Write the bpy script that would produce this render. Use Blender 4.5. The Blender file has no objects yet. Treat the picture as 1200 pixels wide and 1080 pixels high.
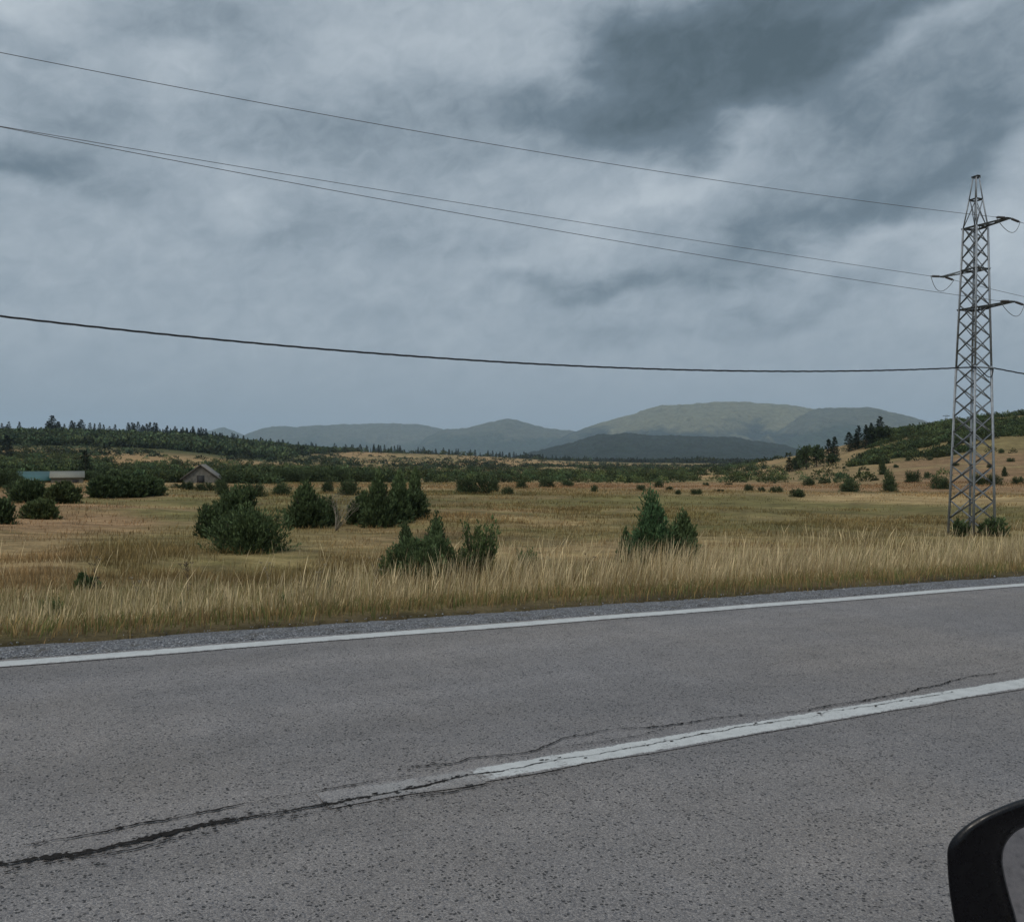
import bpy, bmesh, math
import numpy as np
from mathutils import Vector, Matrix

S = bpy.context.scene
COL = S.collection
F = 1039.0            # focal length in photo pixels (1200 px wide photo)
CAMH = 1.35
R_ = math.radians

# ------------------------------------------------------------------ camera
cam_d = bpy.data.cameras.new("camera"); cam = bpy.data.objects.new("camera", cam_d)
COL.objects.link(cam); S.camera = cam
cam_d.sensor_width = 36.0; cam_d.sensor_fit = 'HORIZONTAL'
cam_d.lens = 36.0 * F / 1200.0
cam.location = (0, 0, CAMH); cam.rotation_euler = (R_(90), 0, 0)
cam_d.clip_start = 0.05; cam_d.clip_end = 60000

# ------------------------------------------------------------------ exposure
S.view_settings.view_transform = 'Standard'; S.view_settings.look = 'None'
S.view_settings.exposure = 0.0; S.view_settings.gamma = 1.0
S.view_settings.use_curve_mapping = False
try:
    S.cycles.use_denoising = True; S.cycles.denoising_prefilter = 'ACCURATE'; S.cycles.max_bounces = 6; S.cycles.diffuse_bounces = 3; S.cycles.glossy_bounces = 3
    S.cycles.transmission_bounces = 3; S.cycles.volume_bounces = 1; S.cycles.transparent_max_bounces = 8
except Exception: pass

# ------------------------------------------------------------------ node helpers
class NT:
    def __init__(s, tree): s.t = tree; s.n = tree.nodes; s.l = tree.links
    def new(s, typ, **kw):
        nd = s.n.new(typ)
        for k, v in kw.items(): setattr(nd, k, v)
        return nd
    def put(s, sock, v):
        if isinstance(v, bpy.types.NodeSocket): s.l.new(v, sock)
        elif v is not None: sock.default_value = v
    def m(s, op, a, b=None, c=None, clamp=False):
        nd = s.new('ShaderNodeMath', operation=op, use_clamp=clamp)
        for i, v in enumerate((a, b, c)):
            if v is not None: s.put(nd.inputs[i], v)
        return nd.outputs[0]
    def vm(s, op, a, b=None, scale=None):
        nd = s.new('ShaderNodeVectorMath', operation=op)
        s.put(nd.inputs[0], a)
        if b is not None: s.put(nd.inputs[1], b)
        if scale is not None: s.put(nd.inputs['Scale'], scale)
        return nd
    def noise(s, vec, scale, detail=4, rough=.5, dist=0, dim='3D'):
        nd = s.new('ShaderNodeTexNoise', noise_dimensions=dim)
        if vec is not None: s.put(nd.inputs['Vector'], vec)
        s.put(nd.inputs['Scale'], scale); s.put(nd.inputs['Detail'], detail); s.put(nd.inputs['Roughness'], rough)
        s.put(nd.inputs['Distortion'], dist)
        return nd.outputs['Fac']
    def vor(s, vec, scale, feature='F1', out='Distance', rnd=1.0):
        nd = s.new('ShaderNodeTexVoronoi', feature=feature)
        if vec is not None: s.put(nd.inputs['Vector'], vec)
        s.put(nd.inputs['Scale'], scale); s.put(nd.inputs['Randomness'], rnd)
        return nd.outputs[out]
    def mapr(s, v, a, b, c=0., d=1., smooth=False):
        nd = s.new('ShaderNodeMapRange'); nd.interpolation_type = 'SMOOTHSTEP' if smooth else 'LINEAR'
        for i, x in enumerate((v, a, b, c, d)): s.put(nd.inputs[i], x)
        return nd.outputs[0]
    def mix(s, f, a, b, blend='MIX'):
        nd = s.new('ShaderNodeMix', data_type='RGBA', blend_type=blend)
        s.put(nd.inputs[0], f)
        for i, v in ((6, a), (7, b)):
            if isinstance(v, tuple) and len(v) == 3: v = (*v, 1)
            s.put(nd.inputs[i], v)
        return nd.outputs[2]
    def ramp(s, v, stops, interp='LINEAR'):
        nd = s.new('ShaderNodeValToRGB'); s.put(nd.inputs[0], v); cr = nd.color_ramp; cr.interpolation = interp
        while len(cr.elements) < len(stops): cr.elements.new(.5)
        for e, (p, c) in zip(cr.elements, stops): e.position = p; e.color = (*c, 1)
        return nd.outputs[0]
    def xyz(s, v):
        nd = s.new('ShaderNodeSeparateXYZ'); s.put(nd.inputs[0], v); return nd.outputs
    def comb(s, x, y, z):
        nd = s.new('ShaderNodeCombineXYZ')
        for i, v in enumerate((x, y, z)): s.put(nd.inputs[i], v)
        return nd.outputs[0]

def srgb(r, g, b):
    return tuple(((c/255)/12.92 if c <= 10 else (((c/255)+.055)/1.055)**2.4) for c in (r, g, b))

# ------------------------------------------------------------------ world: overcast sky
SUN_EL, SUN_AZ = 48.0, 205.0     # sun behind the viewer, a little left (azimuth from +Y, clockwise)
W = bpy.data.worlds.new("World"); S.world = W; W.use_nodes = True
W.node_tree.nodes.clear(); w = NT(W.node_tree)
sky = w.new('ShaderNodeTexSky', sky_type='NISHITA'); sky.sun_disc = False
sky.sun_elevation = R_(SUN_EL); sky.sun_rotation = R_(SUN_AZ); sky.air_density = 1.0; sky.dust_density = 2.0
tc = w.new('ShaderNodeTexCoord')
d = w.vm('NORMALIZE', tc.outputs['Generated']).outputs[0]
dx, dy, dz = w.xyz(d)
U = w.m('MULTIPLY', w.m('ARCTAN2', dx, dy), 180/math.pi)      # azimuth, degrees
V = w.m('MULTIPLY', w.m('ARCSINE', dz), 180/math.pi)          # elevation, degrees
uv0 = w.comb(w.m('MULTIPLY', U, .1), w.m('MULTIPLY', V, .2), 0.0)
wn = w.new('ShaderNodeTexNoise'); w.put(wn.inputs['Vector'], uv0)
wn.inputs['Scale'].default_value = 1.1; wn.inputs['Detail'].default_value = 5; wn.inputs['Roughness'].default_value = .47
wv = w.vm('SUBTRACT', wn.outputs['Color'], (.5, .5, .5)).outputs[0]
wx, wy, _ = w.xyz(wv)
Uw = w.m('ADD', U, w.m('MULTIPLY', wx, 11.0)); Vw = w.m('ADD', V, w.m('MULTIPLY', wy, 9.0))
def px_az(px, py):
    return (math.degrees(math.atan((px-600)/F)), math.degrees(math.atan((540-py)/math.hypot(F, px-600))))
# cloud masses: azimuth, elevation, half widths (deg), tilt (deg), strength; placed over the horizon of this valley
BL = [(925,60,11.,4.4,12,-.38),(760,110,8.0,2.8,14,-.24),(620,125,6.0,1.8,6,-.16),(960,20,8,2.4,0,-.16),(1090,185,9.,2.4,16,-.30),(960,265,9,1.9,6,-.12),
      (1010,75,3.5,2.2,35,-.22),(1175,90,4,3,40,-.12),
      (850,180,7.5,1.1,23,.22),(1090,24,4.4,1.5,14,.30),(1035,56,2.6,1.3,25,.16),(1185,275,4.5,3.5,0,.22),(1120,240,4,1.6,15,.12),
      (25,195,4.5,1.3,0,-.30),(100,120,6,1.6,0,-.18),(215,35,5,1.7,15,-.20),(380,130,6,1.8,5,-.17),(500,190,7,1.2,-10,-.06),
      (695,330,4.5,.9,4,-.24),(935,350,5.5,1.2,14,-.16),(720,385,3.5,.9,0,-.13),(290,245,4,1.3,0,-.1),(400,260,6,1.6,0,-.10),(850,290,7,1.0,14,-.10),
      (30,25,4,2.6,0,.26),(190,110,3.2,1.6,30,.2),(560,45,8,2.6,0,.14),(305,225,2.2,1.3,20,.16),(760,235,7,1.1,14,.13),(990,300,4.5,1.,16,.15),
      (620,300,5,1.,0,.06),(120,260,5,1.2,0,.05),(650,215,5,1.,10,.1)]
acc = None
for (px, py, ru, rv, tilt, amp) in BL:
    cu, cv = px_az(px, py); ct, st = math.cos(R_(tilt)), math.sin(R_(tilt))
    du = w.m('SUBTRACT', Uw, cu); dv = w.m('SUBTRACT', Vw, cv)
    a = w.m('ADD', w.m('MULTIPLY', du, ct/ru), w.m('MULTIPLY', dv, st/ru))
    b = w.m('ADD', w.m('MULTIPLY', du, -st/rv), w.m('MULTIPLY', dv, ct/rv))
    q = w.m('ADD', w.m('MULTIPLY', a, a), w.m('MULTIPLY', b, b))
    g = w.m('MULTIPLY', w.m('EXPONENT', w.m('MULTIPLY', w.m('POWER', q, 1.05), -.85)), amp)
    acc = g if acc is None else w.m('ADD', acc, g)
uvA = w.comb(w.m('MULTIPLY', U, .075), w.m('SUBTRACT', w.m('MULTIPLY', V, .15), w.m('MULTIPLY', U, .02)), 3.7)
n1 = w.m('SUBTRACT', w.noise(uvA, 2.0, 6, .55, .4), .5)
uvB = w.comb(w.m('MULTIPLY', U, .13), w.m('SUBTRACT', w.m('MULTIPLY', V, .18), w.m('MULTIPLY', U, .03)), 9.1)
n2 = w.m('SUBTRACT', w.noise(uvB, 5.0, 9, .60, .5), .5)
hi = w.mapr(V, 1.5, 10.0, 0.12, 1.0, True)       # the cloud base is smooth towards the horizon
B = w.m('ADD', .60, w.m('MULTIPLY', w.m('ADD', acc, w.m('ADD', w.m('MULTIPLY', n1, .26), w.m('MULTIPLY', n2, .34))), hi))
B = w.m('SUBTRACT', B, w.mapr(V, 0., 9., .10, 0.0, True))
ccol = w.ramp(B, [(0., srgb(76,92,101)), (.28, srgb(106,122,134)), (.55, srgb(150,163,174)), (.78, srgb(177,188,197)), (1., srgb(200,210,216))])
zen = w.m('MULTIPLY', w.mapr(V, 27., 70., 1.0, 2.3, True), w.mapr(dy, .3, -.6, 1.0, 1.15))
STR = 0.1
cc = w.vm('SCALE', ccol, scale=w.m('MULTIPLY', zen, 1/STR)).outputs[0]
bgc = w.mix(0.97, sky.outputs[0], cc)
bg = w.new('ShaderNodeBackground'); w.put(bg.inputs[0], bgc); bg.inputs[1].default_value = STR
wo = w.new('ShaderNodeOutputWorld'); w.l.new(bg.outputs[0], wo.inputs[0])
W.cycles.sampling_method = 'MANUAL'; W.cycles.sample_map_resolution = 512

# ------------------------------------------------------------------ sun (soft, through cloud)
sd = bpy.data.lights.new("sun", 'SUN'); sun = bpy.data.objects.new("sun", sd); COL.objects.link(sun)
sd.energy = 1.35; sd.angle = R_(12); sd.color = (1.0, .91, .78)
az, el = R_(SUN_AZ), R_(SUN_EL)
sdir = Vector((math.sin(az)*math.cos(el), math.cos(az)*math.cos(el), math.sin(el)))
sun.rotation_euler = sdir.to_track_quat('Z', 'Y').to_euler(); sun.location = (0, 0, 60)

# ------------------------------------------------------------------ numpy helpers
rng = np.random.default_rng(7)
_perm = np.random.default_rng(3).random((4, 256, 256))
def vnoise(x, y, k=0):
    x = np.asarray(x, float); y = np.asarray(y, float)
    xi = np.floor(x).astype(np.int64); yi = np.floor(y).astype(np.int64)
    fx = x-xi; fy = y-yi; fx = fx*fx*(3-2*fx); fy = fy*fy*(3-2*fy)
    T = _perm[k % 4]
    g = lambda i, j: T[(xi+i+17*k) & 255, (yi+j+31*k) & 255]
    return (g(0,0)*(1-fx)+g(1,0)*fx)*(1-fy)+(g(0,1)*(1-fx)+g(1,1)*fx)*fy
def fbm(x, y, o=4, k=0, r=.5):
    s = 0; a = 1; t = 0
    for i in range(o):
        s = s+a*vnoise(x*2**i+i*7.3, y*2**i+i*3.1, k+i); t += a; a *= r
    return s/t
def sstep(a, b, x):
    t = np.clip((x-a)/(b-a), 0, 1); return t*t*(3-2*t)
def mesh_np(name, V, Q=None, T=None, col=None, smooth=False, mat=None, uv=None):
    """V (n,3); Q (m,4) quads and/or T (k,3) tris; col (n,3) point colour"""
    me = bpy.data.meshes.new(name); V = np.asarray(V, np.float32)
    me.vertices.add(len(V)); me.vertices.foreach_set('co', V.ravel())
    loops = []; starts = []; tot = 0
    if Q is not None and len(Q):
        loops.append(np.asarray(Q).ravel()); starts.append(np.arange(len(Q))*4); tot = len(Q)*4
    if T is not None and len(T):
        loops.append(np.asarray(T).ravel()); starts.append(tot+np.arange(len(T))*3)
    L = np.concatenate(loops).astype(np.int32); st = np.concatenate(starts).astype(np.int32)
    me.loops.add(len(L)); me.loops.foreach_set('vertex_index', L)
    me.polygons.add(len(st)); me.polygons.foreach_set('loop_start', st)
    if smooth: me.polygons.foreach_set('use_smooth', np.ones(len(st), bool))
    if col is not None:
        at = me.color_attributes.new('col', 'FLOAT_COLOR', 'POINT')
        c = np.ones((len(V), 4), np.float32); c[:, :3] = col; at.data.foreach_set('color', c.ravel())
    me.update(calc_edges=True); me.validate()
    if mat is not None: me.materials.append(mat)
    return me
def obj(name, me, parent=None, loc=None, rz=0, sc=None, label=None, cat=None, group=None, kind=None):
    o = bpy.data.objects.new(name, me); COL.objects.link(o)
    if parent is not None: o.parent = parent
    if loc is not None: o.location = loc
    if rz: o.rotation_euler = (0, 0, rz)
    if sc is not None: o.scale = sc
    tag(o, label, cat, group, kind); return o
def tag(o, label=None, cat=None, group=None, kind=None):
    if label: o['label'] = label
    if cat: o['category'] = cat
    if group: o['group'] = group
    if kind: o['kind'] = kind
def copy_tree(o, parent=None):
    c = o.copy(); COL.objects.link(c)
    if parent is not None: c.parent = parent
    for ch in o.children: copy_tree(ch, c)
    return c

# ------------------------------------------------------------------ materials
MATS = {}
def mat(name):
    m_ = bpy.data.materials.new(name); m_.use_nodes = True; m_.node_tree.nodes.clear(); k = NT(m_.node_tree)
    p = k.new('ShaderNodeBsdfPrincipled'); o = k.new('ShaderNodeOutputMaterial'); k.l.new(p.outputs[0], o.inputs[0])
    MATS[name] = m_; return m_, k, p, o
def bump(k, h, strength=.5, dist=.01):
    b = k.new('ShaderNodeBump'); k.put(b.inputs['Strength'], strength); k.put(b.inputs['Distance'], dist); k.put(b.inputs['Height'], h)
    return b.outputs[0]
def simple(name, color, rough=.6, metal=0., nscale=8., namt=.25, bumpd=0., spec=.5):
    m_, k, p, o = mat(name); c = k.new('ShaderNodeTexCoord').outputs['Object']
    n = k.noise(c, nscale, 5, .6)
    f = k.mapr(n, .3, .7, 1-namt, 1+namt)
    k.put(p.inputs['Base Color'], k.vm('SCALE', (*color,), scale=f).outputs[0])
    k.put(p.inputs['Roughness'], rough); k.put(p.inputs['Metallic'], metal); k.put(p.inputs['Specular IOR Level'], spec)
    if bumpd: k.put(p.inputs['Normal'], bump(k, n, .6, bumpd))
    return m_
def leafmat(name, tint=(1, 1, 1), rough=.75, nscale=2.0, trans=0.0):
    m_, k, p, o = mat(name)
    a = k.new('ShaderNodeAttribute'); a.attribute_name = 'col'
    oi = k.new('ShaderNodeObjectInfo'); g = k.new('ShaderNodeNewGeometry').outputs['Position']
    f = k.m('MULTIPLY', k.mapr(oi.outputs['Random'], 0, 1, .8, 1.2), k.mapr(k.noise(g, nscale, 3), .3, .7, .8, 1.2))
    c = k.vm('SCALE', k.vm('MULTIPLY', a.outputs['Color'], tint).outputs[0], scale=f).outputs[0]
    k.put(p.inputs['Base Color'], c); k.put(p.inputs['Roughness'], rough); k.put(p.inputs['Specular IOR Level'], .15)
    if trans:
        tr = k.new('ShaderNodeBsdfTranslucent'); k.put(tr.inputs[0], c)
        mx = k.new('ShaderNodeMixShader'); mx.inputs[0].default_value = trans
        k.l.new(p.outputs[0], mx.inputs[1]); k.l.new(tr.outputs[0], mx.inputs[2]); k.l.new(mx.outputs[0], o.inputs[0])
    return m_
M_leaf = leafmat('foliage'); M_grass = leafmat('dry_grass', nscale=.35, trans=.3)
M_far = leafmat('far_foliage', nscale=.01)
M_bark = simple('bark', (.06, .045, .035), .9, nscale=20, namt=.5)
M_twig = simple('dead_twig', (.22, .19, .14), .9, nscale=20)

# ------------------------------------------------------------------ road frame
RD = np.array([.8755, .4831]); RN = np.array([-.4831, .8755])   # along, across (away from the viewer)
GR = .0209
def rs(x, y): return x*RD[0]+y*RD[1], x*RN[0]+y*RN[1]
def rw(s, n): return s*RD[0]+n*RN[0], s*RD[1]+n*RN[1]
def road_z(s): return -GR*s
N_C, N_E = 3.514, 6.765       # centre line, far edge line
def px2road(px, py):
    u = (px-600)/F; v = (540-py)/F
    # CAMH + v*D = -GR*(u*D*RD0 + D*RD1)
    D = -CAMH/(v+GR*(u*RD[0]+RD[1])); return rs(u*D, D)

# ------------------------------------------------------------------ terrain heights
TAB = {  # column (as azimuth of photo column) : [(range m, row)]
 -500: [(60,582),(150,560),(400,548),(800,530),(1300,540),(3000,541),(14000,541)],
 -60: [(60,584),(100,567),(200,557),(330,545),(480,530),(600,518),(760,508),(1000,516),(1800,535),(4000,541.5),(14000,541)],
 100: [(60,583),(100,567),(200,557),(330,546),(480,531),(600,518),(760,509),(1000,517),(1800,535),(4000,541.5),(14000,541)],
 200: [(60,583),(100,567),(200,558),(330,547),(480,534),(600,523),(760,512),(1000,519),(1800,535),(4000,541.5),(14000,541)],
 240: [(60,583),(100,567),(200,558),(330,548),(480,538),(600,529),(760,517),(1000,521),(1800,536),(4000,541.5),(14000,541)],
 300: [(60,583),(100,568),(200,559),(330,550),(500,541),(650,533),(850,522.5),(1000,526),(1800,537),(4000,541.5),(14000,541)],
 400: [(60,583),(100,568),(200,560),(330,553),(500,544),(700,537),(1000,528.5),(1200,531),(1800,538),(4000,541.5),(14000,541)],
 520: [(60,582),(100,568),(200,561),(330,554),(500,547),(700,541),(1050,531.5),(1300,534),(2000,539),(4000,541.5),(14000,541)],
 650: [(60,581),(100,568),(200,561),(330,555),(500,549.5),(800,544),(1200,539.5),(1500,541),(2500,541.5),(4000,541.5),(14000,541)],
 760: [(60,581),(100,569),(200,562),(330,556),(500,551),(800,546.5),(1300,543),(2500,542),(4000,541.5),(14000,541)],
 850: [(60,582),(95,570),(150,563),(250,557),(400,551),(700,546),(1300,543.5),(2500,542),(4000,541.5),(14000,541)],
 890: [(60,583),(95,570),(150,563),(250,555),(360,547),(460,541),(600,546),(1300,545),(2500,542),(4000,541.5),(14000,541)],
 933: [(60,585),(95,571),(150,562),(250,550),(350,540),(430,533),(600,540),(1300,545),(2500,542),(4000,541.5),(14000,541)],
 987: [(60,587),(95,571.5),(140,561),(220,544),(300,530),(370,520),(550,535),(1300,545),(2500,542),(4000,541.5),(14000,541)],
 1030: [(60,588),(95,572),(130,562),(200,542),(270,522),(330,508),(500,528),(1300,545),(2500,542),(4000,541.5),(14000,541)],
 1077: [(60,589),(95,572),(130,561),(190,540),(250,517),(320,499),(500,520),(1300,545),(2500,542),(4000,541.5),(14000,541)],
 1110: [(60,590),(95,573),(130,561),(190,537),(250,512),(320,495),(500,515),(1300,545),(2500,542),(4000,541.5),(14000,541)],
 1163: [(60,591),(95,573),(130,559),(190,533),(250,505),(320,486),(500,508),(1300,545),(2500,542),(4000,541.5),(14000,541)],
 1260: [(60,592),(95,573),(130,559),(190,532),(250,502),(320,484),(500,505),(1300,545),(2500,542),(4000,541.5),(14000,541)],
 2000: [(60,610),(95,585),(130,572),(190,560),(250,550),(320,545),(500,545),(1300,545),(2500,542),(4000,541.5),(14000,541)],
}
_LR = np.linspace(math.log(40), math.log(15000), 300)
_cols = sorted(TAB)
_AZ = np.linspace(R_(-80), R_(80), 481)
_caz = np.array([math.atan((c-600)/F) for c in _cols])
_cz = []
for c, a in zip(_cols, _caz):
    r = np.array([q[0] for q in TAB[c]], float); yy = np.array([q[1] for q in TAB[c]], float)
    zc = (540-yy)/F*r*math.cos(a)
    _cz.append(np.interp(_LR, np.log(r), zc))
_cz = np.array(_cz)
_TZ = np.array([np.interp(_AZ, _caz, _cz[:, j]) for j in range(len(_LR))]).T   # az x r
def _smooth(A, n, ax):
    k = np.hanning(n+2)[1:-1]; k /= k.sum(); pad = [(0, 0), (0, 0)]; pad[ax] = (n//2, n//2)
    return np.apply_along_axis(lambda v: np.convolve(v, k, 'valid'), ax, np.pad(A, pad, 'edge'))
_TZ = _smooth(_smooth(_TZ, 9, 1), 15, 0)
def H(x, y):
    x = np.asarray(x, float); y = np.asarray(y, float)
    r = np.hypot(x, y)+1e-6; a = np.arctan2(x, y)
    fa = np.clip((a-_AZ[0])/(_AZ[1]-_AZ[0]), 0, len(_AZ)-1.001); fr = np.clip((np.log(r)-_LR[0])/(_LR[1]-_LR[0]), 0, len(_LR)-1.001)
    i = fa.astype(int); j = fr.astype(int); u = fa-i; v = fr-j
    t = (_TZ[i,j]*(1-u)+_TZ[i+1,j]*u)*(1-v)+(_TZ[i,j+1]*(1-u)+_TZ[i+1,j+1]*u)*v + CAMH
    s, n = rs(x, y)
    sc = np.clip(s, -250, 400)
    prof = -.85*sstep(7.7, 12.5, n) - .35*sstep(-4.2, -9, n)
    prof = prof + (fbm(x*.22, y*.22, 3, 1)-.5)*.34*sstep(9, 15, np.abs(n-1)) - .10*(np.abs(n-2) < 5.55)*1.0
    near = road_z(sc) + prof - .012
    wn_ = np.maximum(1-sstep(40, 75, r), 1-sstep(9, 16, np.abs(n-2.5)))
    wn_ = np.maximum(wn_, 1-sstep(-.05, .1, y/r))
    wn_ = wn_*(1-sstep(380, 500, r))
    rough = (fbm(x*.045, y*.045, 4, 2)-.5)*(sstep(60, 300, r)*1.8)+(fbm(x*.008, y*.008, 3, 3)-.5)*sstep(250, 900, r)*3*(1-sstep(1500, 3000, r))
    far = np.where(y/r > -.05, t+rough, -2.0)
    return near*wn_+far*(1-wn_)

def pr(px, r):                 # azimuth column + ground range -> world xy
    a = np.arctan((np.asarray(px, float)-600)/F); return r*np.sin(a), r*np.cos(a)

# ---- terrain sheet
azf = np.linspace(R_(-37), R_(37), 620); azb = np.linspace(R_(37), R_(323), 150)[1:-1]
az_ = np.concatenate([azf, azb]); lr = np.concatenate([np.linspace(math.log(.6), math.log(6), 30)[:-1], np.linspace(math.log(6), math.log(15000), 460)])
A, Rr = np.meshgrid(az_, np.exp(lr), indexing='ij')
X = Rr*np.sin(A); Y = Rr*np.cos(A); Z = H(X, Y)
na, nr = A.shape
idx = np.arange(na*nr).reshape(na, nr)
i2 = np.roll(idx, -1, axis=0)
Q = np.stack([idx[:, :-1], i2[:, :-1], i2[:, 1:], idx[:, 1:]], -1).reshape(-1, 4)[:, ::-1]
def ground_col(x, y):
    r = np.hypot(x, y); px = 600+F*np.tan(np.clip(np.arctan2(x, y), -1.2, 1.2)); s, n = rs(x, y)
    straw = np.array([.28, .195, .095]); pink = np.array([.27, .165, .088]); green = np.array([.140, .118, .046]); brown = np.array([.15, .10, .048])
    f1 = fbm(x*.10+5, y*.16, 5, 0, .6); f2 = fbm(x*.025, y*.045+9, 5, 1, .6); f3 = fbm(x*.35, y*.5, 4, 2, .6); f4 = fbm(x*.012, y*.012, 3, 3)
    def mx(a, b, t): t = np.clip(t, 0, 1)[..., None]; return a*(1-t)+b*t
    c = mx(np.broadcast_to(green*1.08, x.shape+(3,)), straw, sstep(.36, .58, f1*.6+f2*.4))
    c = mx(c, brown, sstep(.56, .7, f3)*.5)
    # green pasture on the right, tawny belts beyond it
    mead = sstep(640, 800, px)*(1-sstep(64, 76, r))*sstep(24, 34, r); c = mx(c, green*(.9+.4*f3[..., None]), mead*.6)
    meadL = sstep(60, 130, px)*(1-sstep(330, 480, px))*sstep(16, 20, r)*(1-sstep(30, 42, r)); c = mx(c, green*(.85+.5*f3[..., None]), meadL*.6)
    c = mx(c, straw*1.25, sstep(900, 960, px)*sstep(60, 66, r)*(1-sstep(74, 82, r))*.85)
    c = mx(c, pink, sstep(520, 700, px)*sstep(76, 88, r)*(1-sstep(118, 150, r))*.8)
    c = mx(c, pink*1.05, (1-sstep(140, 220, px))*sstep(26, 36, r)*(1-sstep(60, 90, r))*sstep(.4, .5, f2)*.8)
    c = mx(c, straw*np.array([1.1,.98,.95]), sstep(150, 200, r)*(1-sstep(900, 1200, r))*sstep(.4, .55, f4)*.8)
    # hills
    hr = sstep(880, 960, px)*sstep(95, 120, r)*(1-sstep(500, 700, r))
    c = mx(c, mx(straw*.86, pink*.80, sstep(1000, 1090, px)*sstep(.3, .5, f1)), hr*.9)
    c = mx(c, green*.85+.2*straw, hr*sstep(1000, 1040, px)*sstep(185, 205, r)*.8)
    hl = (1-sstep(330, 420, px))*sstep(450, 540, r); c = mx(c, np.array([.045, .058, .022]), hl*.9)
    c = mx(c, np.array([.05, .062, .03]), sstep(1100, 1500, r)*sstep(.42, .6, f4))
    verge = (1-sstep(7.5, 8.6, n))*sstep(-8, -6, n)
    c = mx(c, np.array([.075, .058, .030]), verge)
    c = mx(c, np.array([.10, .078, .032]), sstep(7.6, 8.2, n)*(1-sstep(12, 20, n))*(r < 150)*.8)
    return c*(.86+.28*fbm(x*.9, y*.9, 2, 1))[..., None]
GC = ground_col(X, Y).reshape(-1, 3)
mg, k, p, o_ = mat('ground_grassland')
a = k.new('ShaderNodeAttribute'); a.attribute_name = 'col'; g = k.new('ShaderNodeNewGeometry').outputs['Position']
gs = k.vm('MULTIPLY', g, (1., 1.6, 1.)).outputs[0]
n_a = k.noise(gs, .9, 6, .65); n_b = k.noise(gs, .12, 5, .6); n_c = k.noise(g, 14., 4, .7)
f = k.m('MULTIPLY', k.m('MULTIPLY', k.mapr(n_a, .3, .7, .55, 1.45), k.mapr(n_b, .35, .65, .78, 1.2)), k.mapr(n_c, .25, .75, .6, 1.4))
c = k.vm('SCALE', a.outputs['Color'], scale=f).outputs[0]
c = k.mix(k.mapr(k.noise(gs, .35, 5, .7), .52, .66, 0, .55), c, k.vm('MULTIPLY', c, (.62, .72, .55)).outputs[0])
k.put(p.inputs['Base Color'], c); k.put(p.inputs['Roughness'], .95); k.put(p.inputs['Specular IOR Level'], .1)
k.put(p.inputs['Normal'], bump(k, k.m('ADD', n_c, k.m('MULTIPLY', n_a, 2.)), .8, .06))
terr = obj('ground', mesh_np('ground', np.stack([X, Y, Z], -1).reshape(-1, 3), Q, col=GC, smooth=True, mat=mg), kind='structure')

# ------------------------------------------------------------------ road
def strip(name, s0, s1, n0, n1, dz, m_, ds=.5, nn=2, edge=0.0, seed=0, wob=None):
    ss = np.arange(s0, s1+1e-6, ds); t = np.linspace(0, 1, nn)
    Sg, Tg = np.meshgrid(ss, t, indexing='ij')
    e0 = n0+(vnoise(ss*3, ss*0+seed, 0)-.5)*2*edge; e1 = n1+(vnoise(ss*3, ss*0+seed+9.5, 1)-.5)*2*edge
    Ng = e0[:, None]*(1-Tg)+e1[:, None]*Tg
    x, y = rw(Sg, Ng); z = road_z(Sg)+dz
    if wob is not None: z = z+wob(Sg, Ng)
    id_ = np.arange(Sg.size).reshape(Sg.shape)
    Qs = np.stack([id_[:-1, :-1], id_[1:, :-1], id_[1:, 1:], id_[:-1, 1:]], -1).reshape(-1, 4)
    return obj(name, mesh_np(name, np.stack([x, y, z], -1).reshape(-1, 3), Qs, smooth=True, mat=m_), kind='structure')
def roadco(k):
    g = k.new('ShaderNodeNewGeometry').outputs['Position']; x, y, z = k.xyz(g)
    s = k.m('ADD', k.m('MULTIPLY', x, RD[0]), k.m('MULTIPLY', y, RD[1]))
    n = k.m('ADD', k.m('MULTIPLY', x, RN[0]), k.m('MULTIPLY', y, RN[1]))
    return k.comb(s, n, 0.0), s, n
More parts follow.
